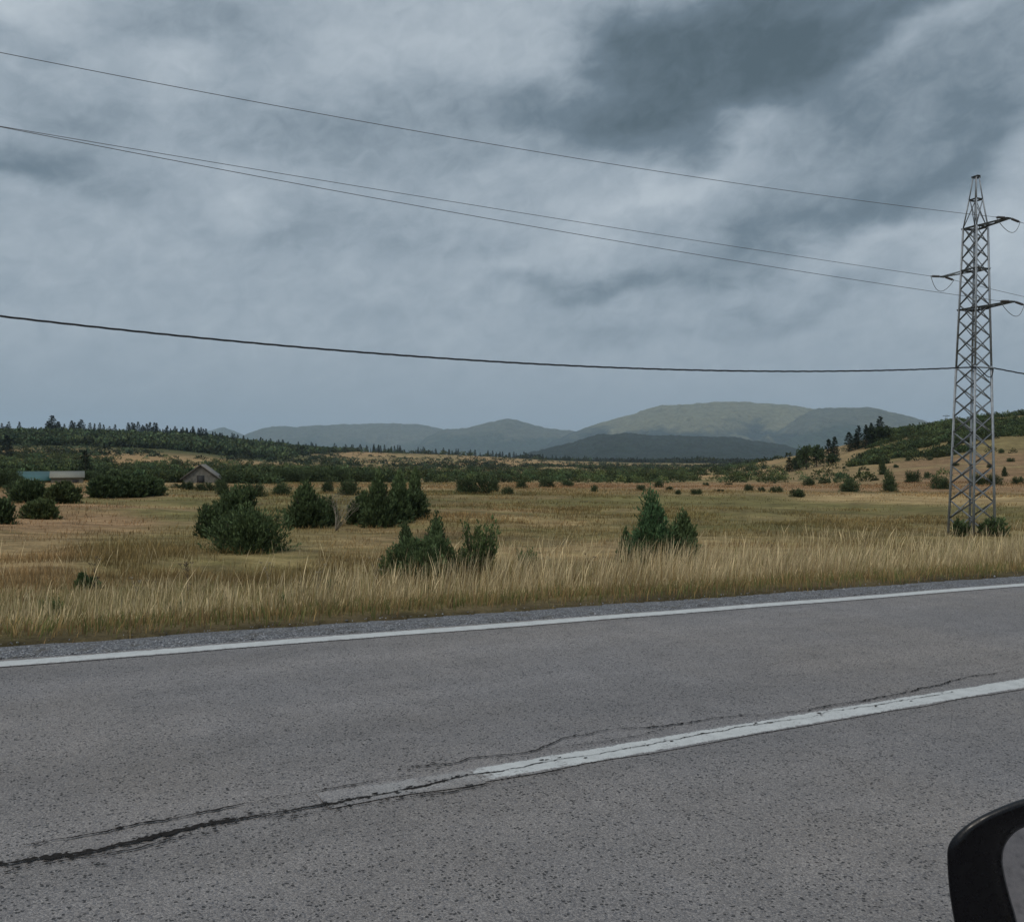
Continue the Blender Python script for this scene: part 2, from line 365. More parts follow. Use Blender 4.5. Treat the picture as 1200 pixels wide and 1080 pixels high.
def asphalt_nodes(k):
    v, s, n = roadco(k)
    stone = k.vor(v, 190., out='Color'); sd_ = k.vor(v, 190.)
    sx, sy, sz = k.xyz(stone)
    vj = k.vm('ADD', v, k.vm('SCALE', k.vm('SUBTRACT', k.vor(v, 60., out='Color'), (.5, .5, .5)).outputs[0], scale=.006).outputs[0]).outputs[0]
    cellc = k.xyz(k.vor(vj, 72., out='Color')); cd = k.vor(vj, 72.)
    pit = k.m('MULTIPLY', k.m('GREATER_THAN', cellc[0], k.mapr(k.noise(v, 5., 3, .6), .3, .7, .90, .66)), k.mapr(cd, .30, .42, 1, 0))   # open pits where a stone is gone
    pit2 = k.mapr(k.noise(v, 50., 5, .75), .635, .67, 0, 1)
    big = k.noise(v, .35, 4, .6); mid = k.noise(v, 3., 5, .7)
    wheel = k.m('MULTIPLY', k.noise(k.vm('MULTIPLY', v, (.06, 1., 1.)).outputs[0], 1.3, 3, .5), 1.0)
    base = k.mix(k.mapr(big, .4, .62), (.152, .141, .140), (.176, .154, .139))
    base = k.mix(k.mapr(sx, .3, 1, 0, .55), base, (.38, .345, .32)); base = k.mix(k.mapr(sz, .6, 1, 0, .6), base, (.075, .07, .075))
    base = k.mix(k.mapr(sy, .8, .95, 0, .6), base, (.06, .065, .08))
    f = k.m('MULTIPLY', k.mapr(mid, .3, .7, .88, 1.10), k.mapr(wheel, .3, .7, .82, 1.12))
    base = k.vm('SCALE', base, scale=f).outputs[0]
    oil = k.m('MULTIPLY', k.mapr(k.noise(v, 1.1, 5, .65, .5), .56, .72, 0, .22), 1.); base = k.mix(oil, base, (.09, .085, .09))
    dark = k.m('MAXIMUM', k.m('MULTIPLY', pit, .9), k.m('MULTIPLY', pit2, .85))
    base = k.mix(dark, base, (.028, .027, .028))
    h = k.m('SUBTRACT', k.m('MULTIPLY', k.m('SUBTRACT', 1., sd_), .4), k.m('MULTIPLY', dark, 1.3))
    return v, s, n, base, h, pit2
ma, k, p, o_ = mat('asphalt'); v, s_, n_, base, h, _p = asphalt_nodes(k)
k.put(p.inputs['Base Color'], base); k.put(p.inputs['Roughness'], .82); k.put(p.inputs['Specular IOR Level'], .35)
k.put(p.inputs['Normal'], bump(k, h, 1.0, .008))
strip('road', -90, 170, -2.7, N_E+.16, 0.0, ma, ds=.12, nn=28, edge=.03, wob=lambda s, n: (fbm(s*.5, n*.8, 3, 2)-.5)*.014)
RW = lambda s, n: (fbm(s*.5, n*.8, 3, 2)-.5)*.014

mgv, k, p, o_ = mat('gravel'); v, s_, n_ = roadco(k)
cst = k.vor(v, 85., out='Color'); dst = k.vor(v, 85.); a1, a2, a3 = k.xyz(cst)
base = k.ramp(a1, [(0, (.05, .05, .055)), (.5, (.13, .13, .14)), (.85, (.24, .24, .25)), (1, (.40, .39, .38))])
base = k.mix(k.mapr(k.noise(v, 6., 4, .7), .5, .68, 0, .75), base, (.07, .055, .035))
k.put(p.inputs['Base Color'], base); k.put(p.inputs['Roughness'], .9); k.put(p.inputs['Normal'], bump(k, k.m('SUBTRACT', 1., dst), 1., .02))
strip('gravel_verge', -60, 120, N_E+.05, N_E+.98, -.006, mgv, ds=.1, nn=6, edge=.10, seed=4, wob=lambda s, n: -.05*sstep(N_E+.5, N_E+1.1, n)+(fbm(s*2, n*2, 2, 1)-.5)*.02-.02*(1-sstep(N_E+.1,N_E+.25,n)))

def paintmat(name, wear, lo=.54, grey=0.0, cn=0., hwid=.08, fade=None):
    m_, k, p, o = mat(name); v, s, n = roadco(k)
    _v, _s, _n, ab, h, pit2 = asphalt_nodes(k)
    col = k.mix(k.mapr(k.noise(v, 9., 5, .7), .35, .7, 0, 1), (.47, .47, .455), (.36, .36, .35))
    wearn = k.m('ADD', k.m('MULTIPLY', k.noise(v, 70., 4, .75), .6), k.m('MULTIPLY', k.noise(v, 7., 5, .7), .4))
    wm = k.mapr(wearn, lo, lo+.07, 0, 1)
    wm = k.m('MAXIMUM', wm, k.m('MULTIPLY', pit2, .7))
    wm = k.m('MAXIMUM', k.m('MULTIPLY', wm, wear), grey)
    dn = k.m('DIVIDE', k.m('ABSOLUTE', k.m('SUBTRACT', n, cn)), hwid)
    en = k.m('ADD', dn, k.m('MULTIPLY', k.m('SUBTRACT', k.m('ADD', k.noise(v, 16., 4, .7), k.m('MULTIPLY', k.noise(v, 90., 3, .7), .5)), .75), .9))
    wm = k.m('MAXIMUM', wm, k.mapr(en, .90, .96))
    if fade: wm = k.m('MAXIMUM', wm, k.mapr(k.m('ADD', s, k.m('MULTIPLY', k.m('SUBTRACT', k.noise(v, 14., 4, .75), .5), .5)), fade[1], fade[0]))
    k.put(p.inputs['Base Color'], k.mix(wm, col, ab)); k.put(p.inputs['Roughness'], .7)
    k.put(p.inputs['Normal'], bump(k, h, .5, .004)); return m_
sE = px2road(565, 907)[0]; sW = px2road(465, 929)[0]
mp0 = paintmat('edge_paint', .9, .56, 0., N_E, .088); mp1 = paintmat('road_paint', .9, .55, 0., N_C-.005, .082, (sE-.02, sE+.05)); mp3 = paintmat('far_road_paint', .9, .55, 0., N_C-.005, .082)
mp2 = paintmat('worn_road_paint', 1.0, .45, .78, N_C-.005, .074, (sW-.12, sW+.30))
strip('edge_line_marking', -90, 170, N_E-.1, N_E+.1, .0045, mp0, ds=.1, nn=3, edge=.012, seed=1, wob=RW)
strip('centre_line_marking', sE-.03, sE+12.5, N_C-.1, N_C+.09, .0045, mp1, ds=.03, nn=4, edge=.012, seed=2, wob=RW)
strip('centre_line_marking', sW-.3, sE-.031, N_C-.1, N_C+.09, .0045, mp2, ds=.01, nn=4, edge=.022, seed=3, wob=RW)
strip('centre_line_marking', sE-18.5, sE-9, N_C-.1, N_C+.09, .0045, mp3, ds=.05, nn=4, edge=.012, seed=5, wob=RW)

# cracks: jagged open seams along the middle joint of the road
mcr = simple('crack_shadow', (.024, .022, .021), 1.0, nscale=60, namt=.4, spec=0.)
CR = [([(-60,1021),(0,1009),(50,1003),(100,997),(150,987),(200,976),(250,964),(300,955),(350,947),(400,938),(460,927),(500,919),(540,909),(575,904),(640,893),(720,881),(790,868),(850,857),(920,845),(1040,823),(1120,810)], .0100, .95),
      ([(0,995),(45,987),(90,980),(125,974),(160,965),(200,960),(250,951),(280,946),(320,939),(360,932),(390,926),(435,917),(475,912),(507,906),(530,900),(545,898)], .0055, .84),
      ([(470,900),(500,897),(533,894),(550,889),(582,886),(607,883),(632,878),(657,867),(704,856),(751,853),(792,849),(850,841),(908,836),(967,830),(1010,822),(1100,803),(1140,792),(1200,785)], .0080, .92),
      ([(582,886),(660,874),(751,862),(800,850)], .006, .8),
      ([(310,960),(350,955),(400,947),(440,942),(468,937),(495,933),(513,928),(533,926),(563,919),(582,915),(607,910),(660,903),(700,896)], .0065, .82),
      ([(10,1022),(60,1010),(90,1005),(130,1000),(170,992),(200,985),(260,975)], .006, .8),
      ([(60,1025),(90,1016),(125,1008)], .004, .8),
      ([(908,865),(955,882),(984,891),(1000,903),(1019,917),(1060,933),(1112,942)], .0055, .75),
      ([(1075,777),(1110,782),(1135,787)], .006, .7), ([(930,800),(1000,806),(1050,808)], .004, .4)]
sE_ = px2road(540, 909)[0]; cv, cq, bits = [], [], []; base_i = 0; crng = np.random.default_rng(5)
for pts, wd, cont in CR:
    sn = np.array([px2road(*q) for q in pts]); seg = np.r_[0, np.cumsum(np.hypot(*np.diff(sn, axis=0).T))]
    L = np.arange(0, seg[-1], .012); ss = np.interp(L, seg, sn[:, 0]); nn = np.interp(L, seg, sn[:, 1]); off = crng.random()*100
    nn = nn+(fbm(L*2.2, L*0+off, 6, 0, .72)-.5)*.11; ss = ss+(fbm(L*6, L*0+off+7, 3, 1)-.5)*.03
    wdt = wd*(1+.7*(1-sstep(px2road(120,992)[0], px2road(480,924)[0], ss)))*(1-.62*sstep(px2road(500,919)[0], px2road(600,900)[0], ss)*(wd == .0100))*np.clip((fbm(L*3.1, L*0+off+3, 4, 2, .8)-.5+(cont-.62))*5, 0.0, 2.4)*np.minimum(1, np.minimum(L, L[-1]-L)/.3)
    jag1 = crng.random(len(L))*1.1+.2; jag2 = crng.random(len(L))*1.1+.2
    for s1, j in ((1, jag1), (-1, jag2)):
        x, y = rw(ss, nn+s1*wdt*.5*j); z = road_z(ss)+RW(ss, nn)+.0075
        cv.append(np.stack([x, y, z], -1))
    # crumbled bits broken out beside the seam
    nb_ = int(seg[-1]*(85 if wd > .0055 else 30)); kk_ = crng.integers(0, len(L), nb_); kk_ = kk_[(ss[kk_] < sE_) | (crng.random(nb_) < .12)]; nb_ = len(kk_); bs = ss[kk_]+crng.normal(0, .01, nb_); bn = nn[kk_]+crng.normal(0, .018, nb_); bz = crng.uniform(.003, .010, nb_)*(.7+wd*60)
    for b_s, b_n, b_r in zip(bs, bn, bz):
        an = np.linspace(0, 6.283, 6, endpoint=False)+crng.random()*3; rr0 = b_r*crng.uniform(.35, 1., 6)
        x, y = rw(b_s+np.cos(an)*rr0*1.5, b_n+np.sin(an)*rr0*.8); bits.append(np.stack([x, y, road_z(b_s)+RW(b_s, b_n)+.0078+0*x], -1))
    n = len(L); i0 = np.arange(n-1)+base_i; keep = (wdt[:-1]+wdt[1:]) > .0008
    cq.append(np.stack([i0, i0+n, i0+n+1, i0+1], -1)[keep][:, ::-1]); base_i += 2*n
bt = np.array([[0,1,2],[0,2,3],[0,3,4],[0,4,5]]); BT = (bt[None]+(np.arange(len(bits))*6)[:, None, None]).reshape(-1, 3)+base_i
obj('road_cracks', mesh_np('road_cracks', np.concatenate(cv+bits), np.concatenate(cq), T=BT, mat=mcr), kind='structure')

# loose pebbles on the verge
ico = np.array([[1,0,0],[-1,0,0],[0,1,0],[0,-1,0],[0,0,1],[0,0,-1]], float)
icf = np.array([[0,2,4],[2,1,4],[1,3,4],[3,0,4],[2,0,5],[1,2,5],[3,1,5],[0,3,5]])
NP = 16000
ps = -10+rng.random(NP)**1.3*40; pn = N_E+.2+np.abs(rng.normal(0, .38, NP)); ok = pn < N_E+.86; ps, pn = ps[ok], pn[ok]; NP = len(ps)
sz = rng.uniform(.003, .010, NP)*(1+(rng.random(NP) < .03)); x, y = rw(ps, pn)
jit = ico[None]*rng.uniform(.6, 1.3, (NP, 6, 1))+rng.normal(0, .12, (NP, 6, 3)); th = rng.random(NP)*6.28
cx = jit[:, :, 0]*np.cos(th)[:, None]-jit[:, :, 1]*np.sin(th)[:, None]; cy = jit[:, :, 0]*np.sin(th)[:, None]+jit[:, :, 1]*np.cos(th)[:, None]
PV = np.stack([cx, cy, jit[:, :, 2]*.7], -1)*sz[:, None, None]; zz = np.maximum(road_z(ps)-.01-.05*sstep(N_E+.5, N_E+1.1, pn), H(x, y))
PV += np.stack([x, y, zz+sz*.3], -1)[:, None]
pc = (np.array([.17, .17, .18])*rng.uniform(.4, 1.9, (NP, 1)))[:, None].repeat(6, 1).reshape(-1, 3)
obj('gravel_stones', mesh_np('gravel_stones', PV.reshape(-1, 3), T=(icf[None]+np.arange(NP)[:, None, None]*6).reshape(-1, 3), col=pc, mat=leafmat('pebble')),
    label='loose grey gravel chips along the road edge', cat='gravel', kind='stuff')

# ------------------------------------------------------------------ far mountains and hills
def mountain(name, pts, D, half, colA, colB, k0, treey=0.0, patch=.004, dens=300):
    pxs = np.array([q[0] for q in pts], float); ys = np.array([q[1] for q in pts], float)
    azs = np.arctan((pxs-600)/F); a = np.linspace(azs[0], azs[-1], dens); t = np.concatenate([np.linspace(-1, 0, 70), np.linspace(0, 1, 20)[1:]])
    # smooth the crest
    y_ = np.interp(a, azs, ys); kk = np.hanning(13)[1:-1]; kk /= kk.sum(); y_ = np.convolve(np.pad(y_, 5, 'edge'), kk, 'valid')
    zc = (540-y_)/F*D*np.cos(a)+CAMH
    zc = zc+(fbm(a*160, a*0+k0, 5, k0, .6)-.5)*D*.0022+0
    Ag, Tg = np.meshgrid(a, t, indexing='ij'); r = D+Tg*half; x = r*np.sin(Ag); y = r*np.cos(Ag)
    prof = np.where(Tg < 0, (1+Tg)**1.05*(1-.0*Tg), (1-Tg))
    rid = np.abs(fbm(x/(half*.30)+k0, y/(half*.45), 5, k0)-.5)*2
    z = -15+(zc[:, None]+15)*np.clip(prof-rid*.95*np.clip(-Tg*3.0, 0, 1)*(1-np.abs(Tg))**.5, 0, 1.0)
    z = z+treey*(vnoise(x*.05, y*.05, k0)+.8*vnoise(x*.02, y*.02, k0))*(Tg < .3)
    id_ = np.arange(Ag.size).reshape(Ag.shape); Qm = np.stack([id_[:-1, :-1], id_[1:, :-1], id_[1:, 1:], id_[:-1, 1:]], -1).reshape(-1, 4)
    m_, k, p, o = mat(name+'_cover'); g = k.new('ShaderNodeNewGeometry').outputs['Position']; gx, gy, gz = k.xyz(g)
    n = k.noise(g, patch*.45, 6, .6, .6); n2 = k.noise(g, patch*4, 5, .65)
    hgt = k.mapr(gz, 0, float(max(zc)), .0, 1.)
    fac = k.mapr(k.m('ADD', n, k.m('MULTIPLY', k.m('SUBTRACT', hgt, .45), .75)), .46, .60)
    cc_ = k.mix(fac, (*colB,), (*colA,)); cc_ = k.vm('SCALE', cc_, scale=k.mapr(n2, .3, .7, .6, 1.4)).outputs[0]
    k.put(p.inputs['Base Color'], cc_); k.put(p.inputs['Roughness'], .95); k.put(p.inputs['Specular IOR Level'], .05)
    k.put(p.inputs['Normal'], bump(k, n2, .8, 110))
    return obj(name, mesh_np(name, np.stack([x, y, z], -1).reshape(-1, 3), Qm, smooth=True, mat=m_), kind='structure')
mountain('mountain', [(190,540),(225,520),(243,505),(262,500),(282,508),(310,518),(350,538)], 12500, 1500, (.10,.11,.07), (.05,.07,.05), 1)
mountain('mountain', [(255,540),(275,517),(290,508),(310,501),(330,499),(350,500),(375,498),(400,497),(447,496),(492,497),(512,501),(530,506),(560,520),(600,540)], 10500, 1900, (.10,.105,.07), (.045,.065,.04), 2)
mountain('mountain', [(470,540),(500,512),(520,503),(542,502),(572,495),(585,492),(597,490),(612,494),(637,501),(667,504),(690,509),(730,525),(760,540)], 9300, 1900, (.10,.105,.07), (.04,.06,.04), 3)
mountain('mountain', [(560,541),(620,527),(645,518),(675,505),(710,493),(743,484.5),(771,475),(803,474),(830,471.5),(850,470),(873,471),(920,473.5),(952,479),(985,486),(1020,500),(1080,540)], 8600, 2400, (.18,.17,.095), (.030,.045,.035), 0, dens=400)
mountain('mountain', [(880,541),(910,507),(935,489),(952,480),(965,477.5),(990,477),(1024,477.5),(1051,484),(1077,491),(1100,498),(1140,510),(1200,530),(1240,541)], 7900, 1900, (.10,.105,.07), (.04,.06,.038), 2)
mountain('forested_hill', [(560,545),(600,537),(640,527),(675,518),(690,513),(705,509.5),(733,509.5),(771,511),(803,512),(864,514),(892,518),(920,523),(950,533),(985,545)], 4200, 1100, (.026,.036,.024), (.020,.030,.020), 1, treey=7, dens=900)

# ------------------------------------------------------------------ vegetation builders
def unit(v): return v/(np.linalg.norm(v, axis=-1, keepdims=True)+1e-9)
def leaf_mesh(C, Dv, L, Wd, col, r):
    """rhombic leaf cards: base C, direction Dv"""
    n = len(C); Dv = unit(Dv); sd = unit(np.cross(Dv, unit(r.normal(size=(n, 3)))))
    L = np.broadcast_to(L, (n,))[:, None]; Wd = np.broadcast_to(Wd, (n,))[:, None]
    V = np.stack([C, C+Dv*L*.5+sd*Wd*.5, C+Dv*L, C+Dv*L*.5-sd*Wd*.5], 1)
    return V.reshape(-1, 3), np.arange(n*4).reshape(n, 4), np.repeat(col, 4, 0)
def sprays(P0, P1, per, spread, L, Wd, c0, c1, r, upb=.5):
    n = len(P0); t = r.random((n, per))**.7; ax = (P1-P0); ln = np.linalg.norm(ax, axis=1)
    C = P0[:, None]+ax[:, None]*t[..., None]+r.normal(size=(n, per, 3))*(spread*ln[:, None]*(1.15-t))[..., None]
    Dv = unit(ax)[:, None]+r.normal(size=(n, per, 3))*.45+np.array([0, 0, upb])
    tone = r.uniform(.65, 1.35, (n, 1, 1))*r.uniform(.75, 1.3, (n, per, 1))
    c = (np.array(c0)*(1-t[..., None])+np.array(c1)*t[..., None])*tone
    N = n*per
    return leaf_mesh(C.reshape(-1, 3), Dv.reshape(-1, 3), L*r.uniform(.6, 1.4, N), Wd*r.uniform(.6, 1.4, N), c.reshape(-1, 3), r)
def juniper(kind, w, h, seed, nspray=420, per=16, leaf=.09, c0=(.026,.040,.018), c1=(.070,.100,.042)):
    r = np.random.default_rng(seed); lobes = []
    if kind == 'cone':
        nl = 9
        for i in range(nl):
            f = i/(nl-1); a = r.random()*6.28; q = (1-.6*f)*.30*w*r.random()**.6
            lobes.append((np.array([math.cos(a)*q, math.sin(a)*q, 0.0]), np.array([w*.36*(1-.35*f), w*.36*(1-.35*f), h*(.40+.60*f*r.uniform(.8, 1))])))
        lobes.append((np.zeros(3), np.array([w*.26, w*.26, h])))
    elif kind == 'low':
        for i in range(9):
            a = r.random()*6.28; q = r.random()**.5*.36*w
            lobes.append((np.array([math.cos(a)*q, math.sin(a)*q*.6, 0.0]), np.array([w*.2, w*.16, h*r.uniform(.5, 1)])))
    else:
        for i in range(11):
            a = r.random()*6.28; q = r.random()**.5*.30*w
            lobes.append((np.array([math.cos(a)*q, math.sin(a)*q, 0.0]), np.array([w*.25, w*.25, h*(r.uniform(.62, 1)*(1-.12*(q/(.5*w))))])))
    wts = np.array([l[1][0]*l[1][2] for l in lobes]); wts /= wts.sum(); li = r.choice(len(lobes), nspray, p=wts)
    cen = np.array([lobes[i][0] for i in li]); rad = np.array([lobes[i][1] for i in li])
    f = r.random(nspray); a = r.random(nspray)*6.283
    zt = f**.75
    rr = (np.sqrt(np.clip(1-zt**(1.7 if kind == 'cone' else 2.4), 0, 1)))*r.choice([.7,.85,1.,1.05,1.3], nspray, p=[.2,.25,.3,.17,.08])*r.uniform(.9, 1.1, nspray)
    P1 = cen+np.stack([np.cos(a)*rr*rad[:, 0], np.sin(a)*rr*rad[:, 1], zt*rad[:, 2]*r.uniform(.9, 1.06, nspray)], -1)
    P0 = cen*.9+np.stack([np.cos(a)*rr*rad[:, 0]*.25, np.sin(a)*rr*rad[:, 1]*.25, np.clip(zt-.34, 0, 1)*rad[:, 2]*.9], -1)
    return sprays(P0, P1, per, .13, leaf, leaf*.32, c0, c1, r, .55)
def tube(pts, radii, ns=6):
    pts = np.asarray(pts, float); n = len(pts); V = []
    T = np.gradient(pts, axis=0); T = unit(T)
    ref = np.array([0, 0, 1.]) if abs(T[0][2]) < .9 else np.array([1., 0, 0])
    for i in range(n):
        a = unit(np.cross(T[i], ref)); b = np.cross(T[i], a)
        for j in range(ns):
            q = 2*math.pi*j/ns; V.append(pts[i]+(a*math.cos(q)+b*math.sin(q))*radii[i])
    V = np.array(V); Q = []
    for i in range(n-1):
        for j in range(ns): Q.append([i*ns+j, i*ns+(j+1) % ns, (i+1)*ns+(j+1) % ns, (i+1)*ns+j])
    return V, np.array(Q)
def join(parts):
    Vs, Qs, b = [], [], 0
    for V, Q in parts: Vs.append(V); Qs.append(Q+b); b += len(V)
    return np.concatenate(Vs), np.concatenate(Qs)
def stems(w, h, seed, n=7):
    r = np.random.default_rng(seed+50); ps = []
    for i in range(n):
        a = r.random()*6.28; q = r.uniform(.1, .3)*w
        ps.append(tube([[0, 0, -.1], [math.cos(a)*q*.4, math.sin(a)*q*.4, h*.25], [math.cos(a)*q, math.sin(a)*q, h*.65]], [.03, .022, .006]))
    return join(ps)
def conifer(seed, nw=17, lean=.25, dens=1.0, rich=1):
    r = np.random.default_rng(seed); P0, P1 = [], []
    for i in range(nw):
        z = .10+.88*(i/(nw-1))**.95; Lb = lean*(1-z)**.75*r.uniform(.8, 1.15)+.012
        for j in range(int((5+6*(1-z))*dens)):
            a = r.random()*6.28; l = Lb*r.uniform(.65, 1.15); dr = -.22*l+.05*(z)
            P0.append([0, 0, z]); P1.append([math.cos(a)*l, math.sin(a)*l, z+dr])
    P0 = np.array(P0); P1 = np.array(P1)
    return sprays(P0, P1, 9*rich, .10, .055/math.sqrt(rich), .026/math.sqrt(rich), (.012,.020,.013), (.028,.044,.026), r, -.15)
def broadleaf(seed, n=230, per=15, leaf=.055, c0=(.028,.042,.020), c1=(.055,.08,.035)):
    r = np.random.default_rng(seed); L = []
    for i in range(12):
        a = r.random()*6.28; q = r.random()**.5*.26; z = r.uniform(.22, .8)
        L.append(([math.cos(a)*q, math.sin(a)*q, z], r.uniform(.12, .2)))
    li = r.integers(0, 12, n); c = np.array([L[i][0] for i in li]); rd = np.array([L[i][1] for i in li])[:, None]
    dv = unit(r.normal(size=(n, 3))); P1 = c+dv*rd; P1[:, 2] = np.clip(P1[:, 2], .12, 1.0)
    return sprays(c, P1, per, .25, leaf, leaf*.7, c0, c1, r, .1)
def lmesh(name, lv, m=None): return mesh_np(name, lv[0], lv[1], col=lv[2], mat=m or M_leaf)

def find_r(px, py, lo=9.0, hi=2500.0):
    rr = np.exp(np.linspace(math.log(lo), math.log(hi), 2500)); x, y = pr(px, rr)
    row = 540-(H(x, y)-CAMH)/y*F; k = np.argmax(row <= py)
    return float(rr[k])
def place(px, py): r = find_r(px, py); x, y = pr(px, r); return float(x), float(y), float(H(x, y)), float(y)

# --- bushes near enough to show their sprays: root > crown, trunk
NEAR = [
 ('round',292,646,100,62,'broad rounded dark juniper bush, largest and widest in the left meadow'),
 ('round',252,630,50,44,'left shoulder of the widest rounded dark juniper, a smaller lighter mound'),
 ('round',277,608,50,42,'dark juniper bush rising directly behind the widest rounded bush'),
 ('cone',359,618,56,58,'dark upright juniper standing left of the pale dry shrub'),
 ('round',382,616,34,38,'low dark juniper half hidden behind the pale dry shrub'),
 ('cone',446,617,46,66,'tallest dark juniper in the clump left of the meadow middle'),
 ('cone',468,612,48,60,'thick dark juniper in the middle of the clump beside the narrow one'),
 ('cone',487,604,24,56,'narrow pointed juniper at the right end of the dark clump'),
 ('round',424,614,38,40,'low round juniper at the left foot of the dark clump'),
 ('round',476,608,60,38,'low spreading juniper under the narrow pointed one'),
 ('cone',476,672,36,62,'slim pointed juniper standing in the tall roadside grass, left of its twin'),
 ('cone',510,670,50,74,'bushier pointed juniper in the roadside grass beside the slim one'),
 ('round',502,674,84,56,'ragged juniper mass between and behind the twin pointed junipers'),
 ('low',486,678,120,48,'low straggling juniper at the foot of the two pointed ones in the grass'),
 ('cone',762,662,76,94,'bright green conical juniper standing alone behind the roadside grass'),
 ('cone',801,654,50,58,'darker smaller juniper leaning at the right of the bright conical one'),
 ('cone',733,658,20,40,'little juniper shoot at the left of the bright conical juniper'),
 ('round',780,662,92,50,'low juniper skirt between the bright juniper and the darker one'),
 ('round',1128,628,24,20,'dark bush growing inside the left foot of the lattice pylon'),
 ('low',1156,628,46,24,'spreading bush around the right foot of the lattice pylon'),
 ('round',0,614,36,38,'dark rounded bush cut by the left edge of the photo'),
 ('low',48,607,66,24,'low sprawling green juniper near the left edge, beside the cut-off bush'),
 ('round',72,590,54,26,'olive green bush in front of the pale shed'),
 ('round',38,588,50,28,'dark bush in front of the teal roofed shed'),
 ('round',122,583,44,26,'left half of the long dark hedge-like bush by the shed'),
 ('round',148,582,48,28,'middle mound of the long dark hedge-like bush'),
 ('round',174,581,44,26,'right end mound of the long dark hedge-like bush'),
 ('low',104,690,26,22,'small dark leafy plant in the roadside grass at the left'),
]
for i, (kd, px, py, wp, hp, lab) in enumerate(NEAR):
    x, y, z, D = place(px, py); w_ = wp/F*D; h_ = hp/F*D
    pal = dict(c0=(.026,.055,.026), c1=(.075,.135,.058)) if px == 762 else (dict(c0=(.03,.045,.018), c1=(.07,.09,.035)) if px in (48, 72) else {})
    sp = (min(int(420+90*w_*h_), 1200) if px < 1100 else 110) if D > 12 else 120
    root = obj('juniper_bush' if px != 106 else 'weed_plant', None, loc=(x, y, z-.04), rz=i*1.3, label=lab, cat='bush' if px != 106 else 'plant', group='junipers scattered over the near meadow' if px != 106 else None)
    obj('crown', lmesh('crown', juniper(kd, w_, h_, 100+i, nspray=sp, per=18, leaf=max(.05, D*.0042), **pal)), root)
    obj('trunk', mesh_np('trunk', *stems(w_, h_, i), mat=M_bark), root)
# leafy willow-like shrub in the grass
x, y, z, D = place(562, 672); r_ = np.random.default_rng(9); n = 46; a = r_.random(n)*6.28; q = r_.random(n)**.5
P0 = np.stack([np.cos(a)*q*.15, np.sin(a)*q*.15, 0*a], -1); P1 = np.stack([np.cos(a)*q*.46, np.sin(a)*q*.46, r_.uniform(.55, 1.22, n)], -1)
root = obj('willow_shrub', None, loc=(x, y, z-.03), label='light green leafy shrub with upright shoots in the roadside grass', cat='shrub')
obj('crown', lmesh('crown', sprays(P0, P1, 44, .06, .085, .032, (.035,.055,.022), (.085,.12,.045), r_, .4)), root)
obj('trunk', mesh_np('trunk', *join([tube([P0[i], (P0[i]+P1[i])/2+[0, 0, .02], P1[i]], [.007, .005, .002], 4) for i in range(n)]), mat=M_bark), root)
for q_, (px, py, sx_, lab) in enumerate(((538, 674, .75, 'low loose leafy shrub between the twin junipers and the light green shrub'), (458, 676, .6, 'small loose leafy shrub left of the twin junipers'))):
    x, y, z, D = place(px, py); c_ = copy_tree(root); c_.location = (x, y, z-.03); c_.scale = (sx_*1.1, sx_*1.1, sx_*.72); c_.rotation_euler = (0, 0, 1.3+q_); c_['label'] = lab
    for o_s in (c_,): o_s['group'] = 'leafy shrubs in the verge'
root['group'] = 'leafy shrubs in the verge'
for q_, (px, py, k__) in enumerate(((60, 726, .26), (205, 722, .2), (330, 716, .24), (392, 700, .3), (505, 702, .22), (618, 668, .42), (655, 695, .22), (845, 684, .22), (930, 680, .24), (985, 676, .2), (1075, 672, .22))):
    r0 = find_r(px, py, 7); x, y = pr(px, r0); c_ = copy_tree(root); c_.name = 'weed_plant'; c_.location = (float(x), float(y), float(H(x, y))-.02); c_.scale = (k__*1.5, k__*1.5, k__)
    c_.rotation_euler = (0, 0, q_*1.1); c_['label'] = 'small green leafy weed growing low among the verge grass'; c_['category'] = 'plant'; c_['group'] = 'leafy weeds in the verge'
# dry pale shrub
x, y, z, D = place(393, 622); r_ = np.random.default_rng(19); tw = []
for i in range(11):
    a = r_.random()*6.28; l = r_.uniform(.5, 1.0); tx = np.array([math.cos(a)*.45+.35, math.sin(a)*.45, 1.45*l])
    P = np.array([[0, 0, 0], tx*.45+r_.normal(size=3)*.05, tx+r_.normal(size=3)*.08]); tw.append(tube(P, [.018, .012, .004], 4))
    for j in range(6):
        s = P[1]+(P[2]-P[1])*r_.random(); tw.append(tube([s, s+np.array([r_.normal()*.12, r_.normal()*.12, .12]), s+np.array([r_.normal()*.2, r_.normal()*.2, .26])], [.006, .005, .003], 3))
obj('dead_shrub', mesh_np('dead_shrub', *join(tw), mat=M_twig), loc=(x, y, z-.03), label='pale dry leafless shrub leaning right beside dark junipers', cat='shrub')

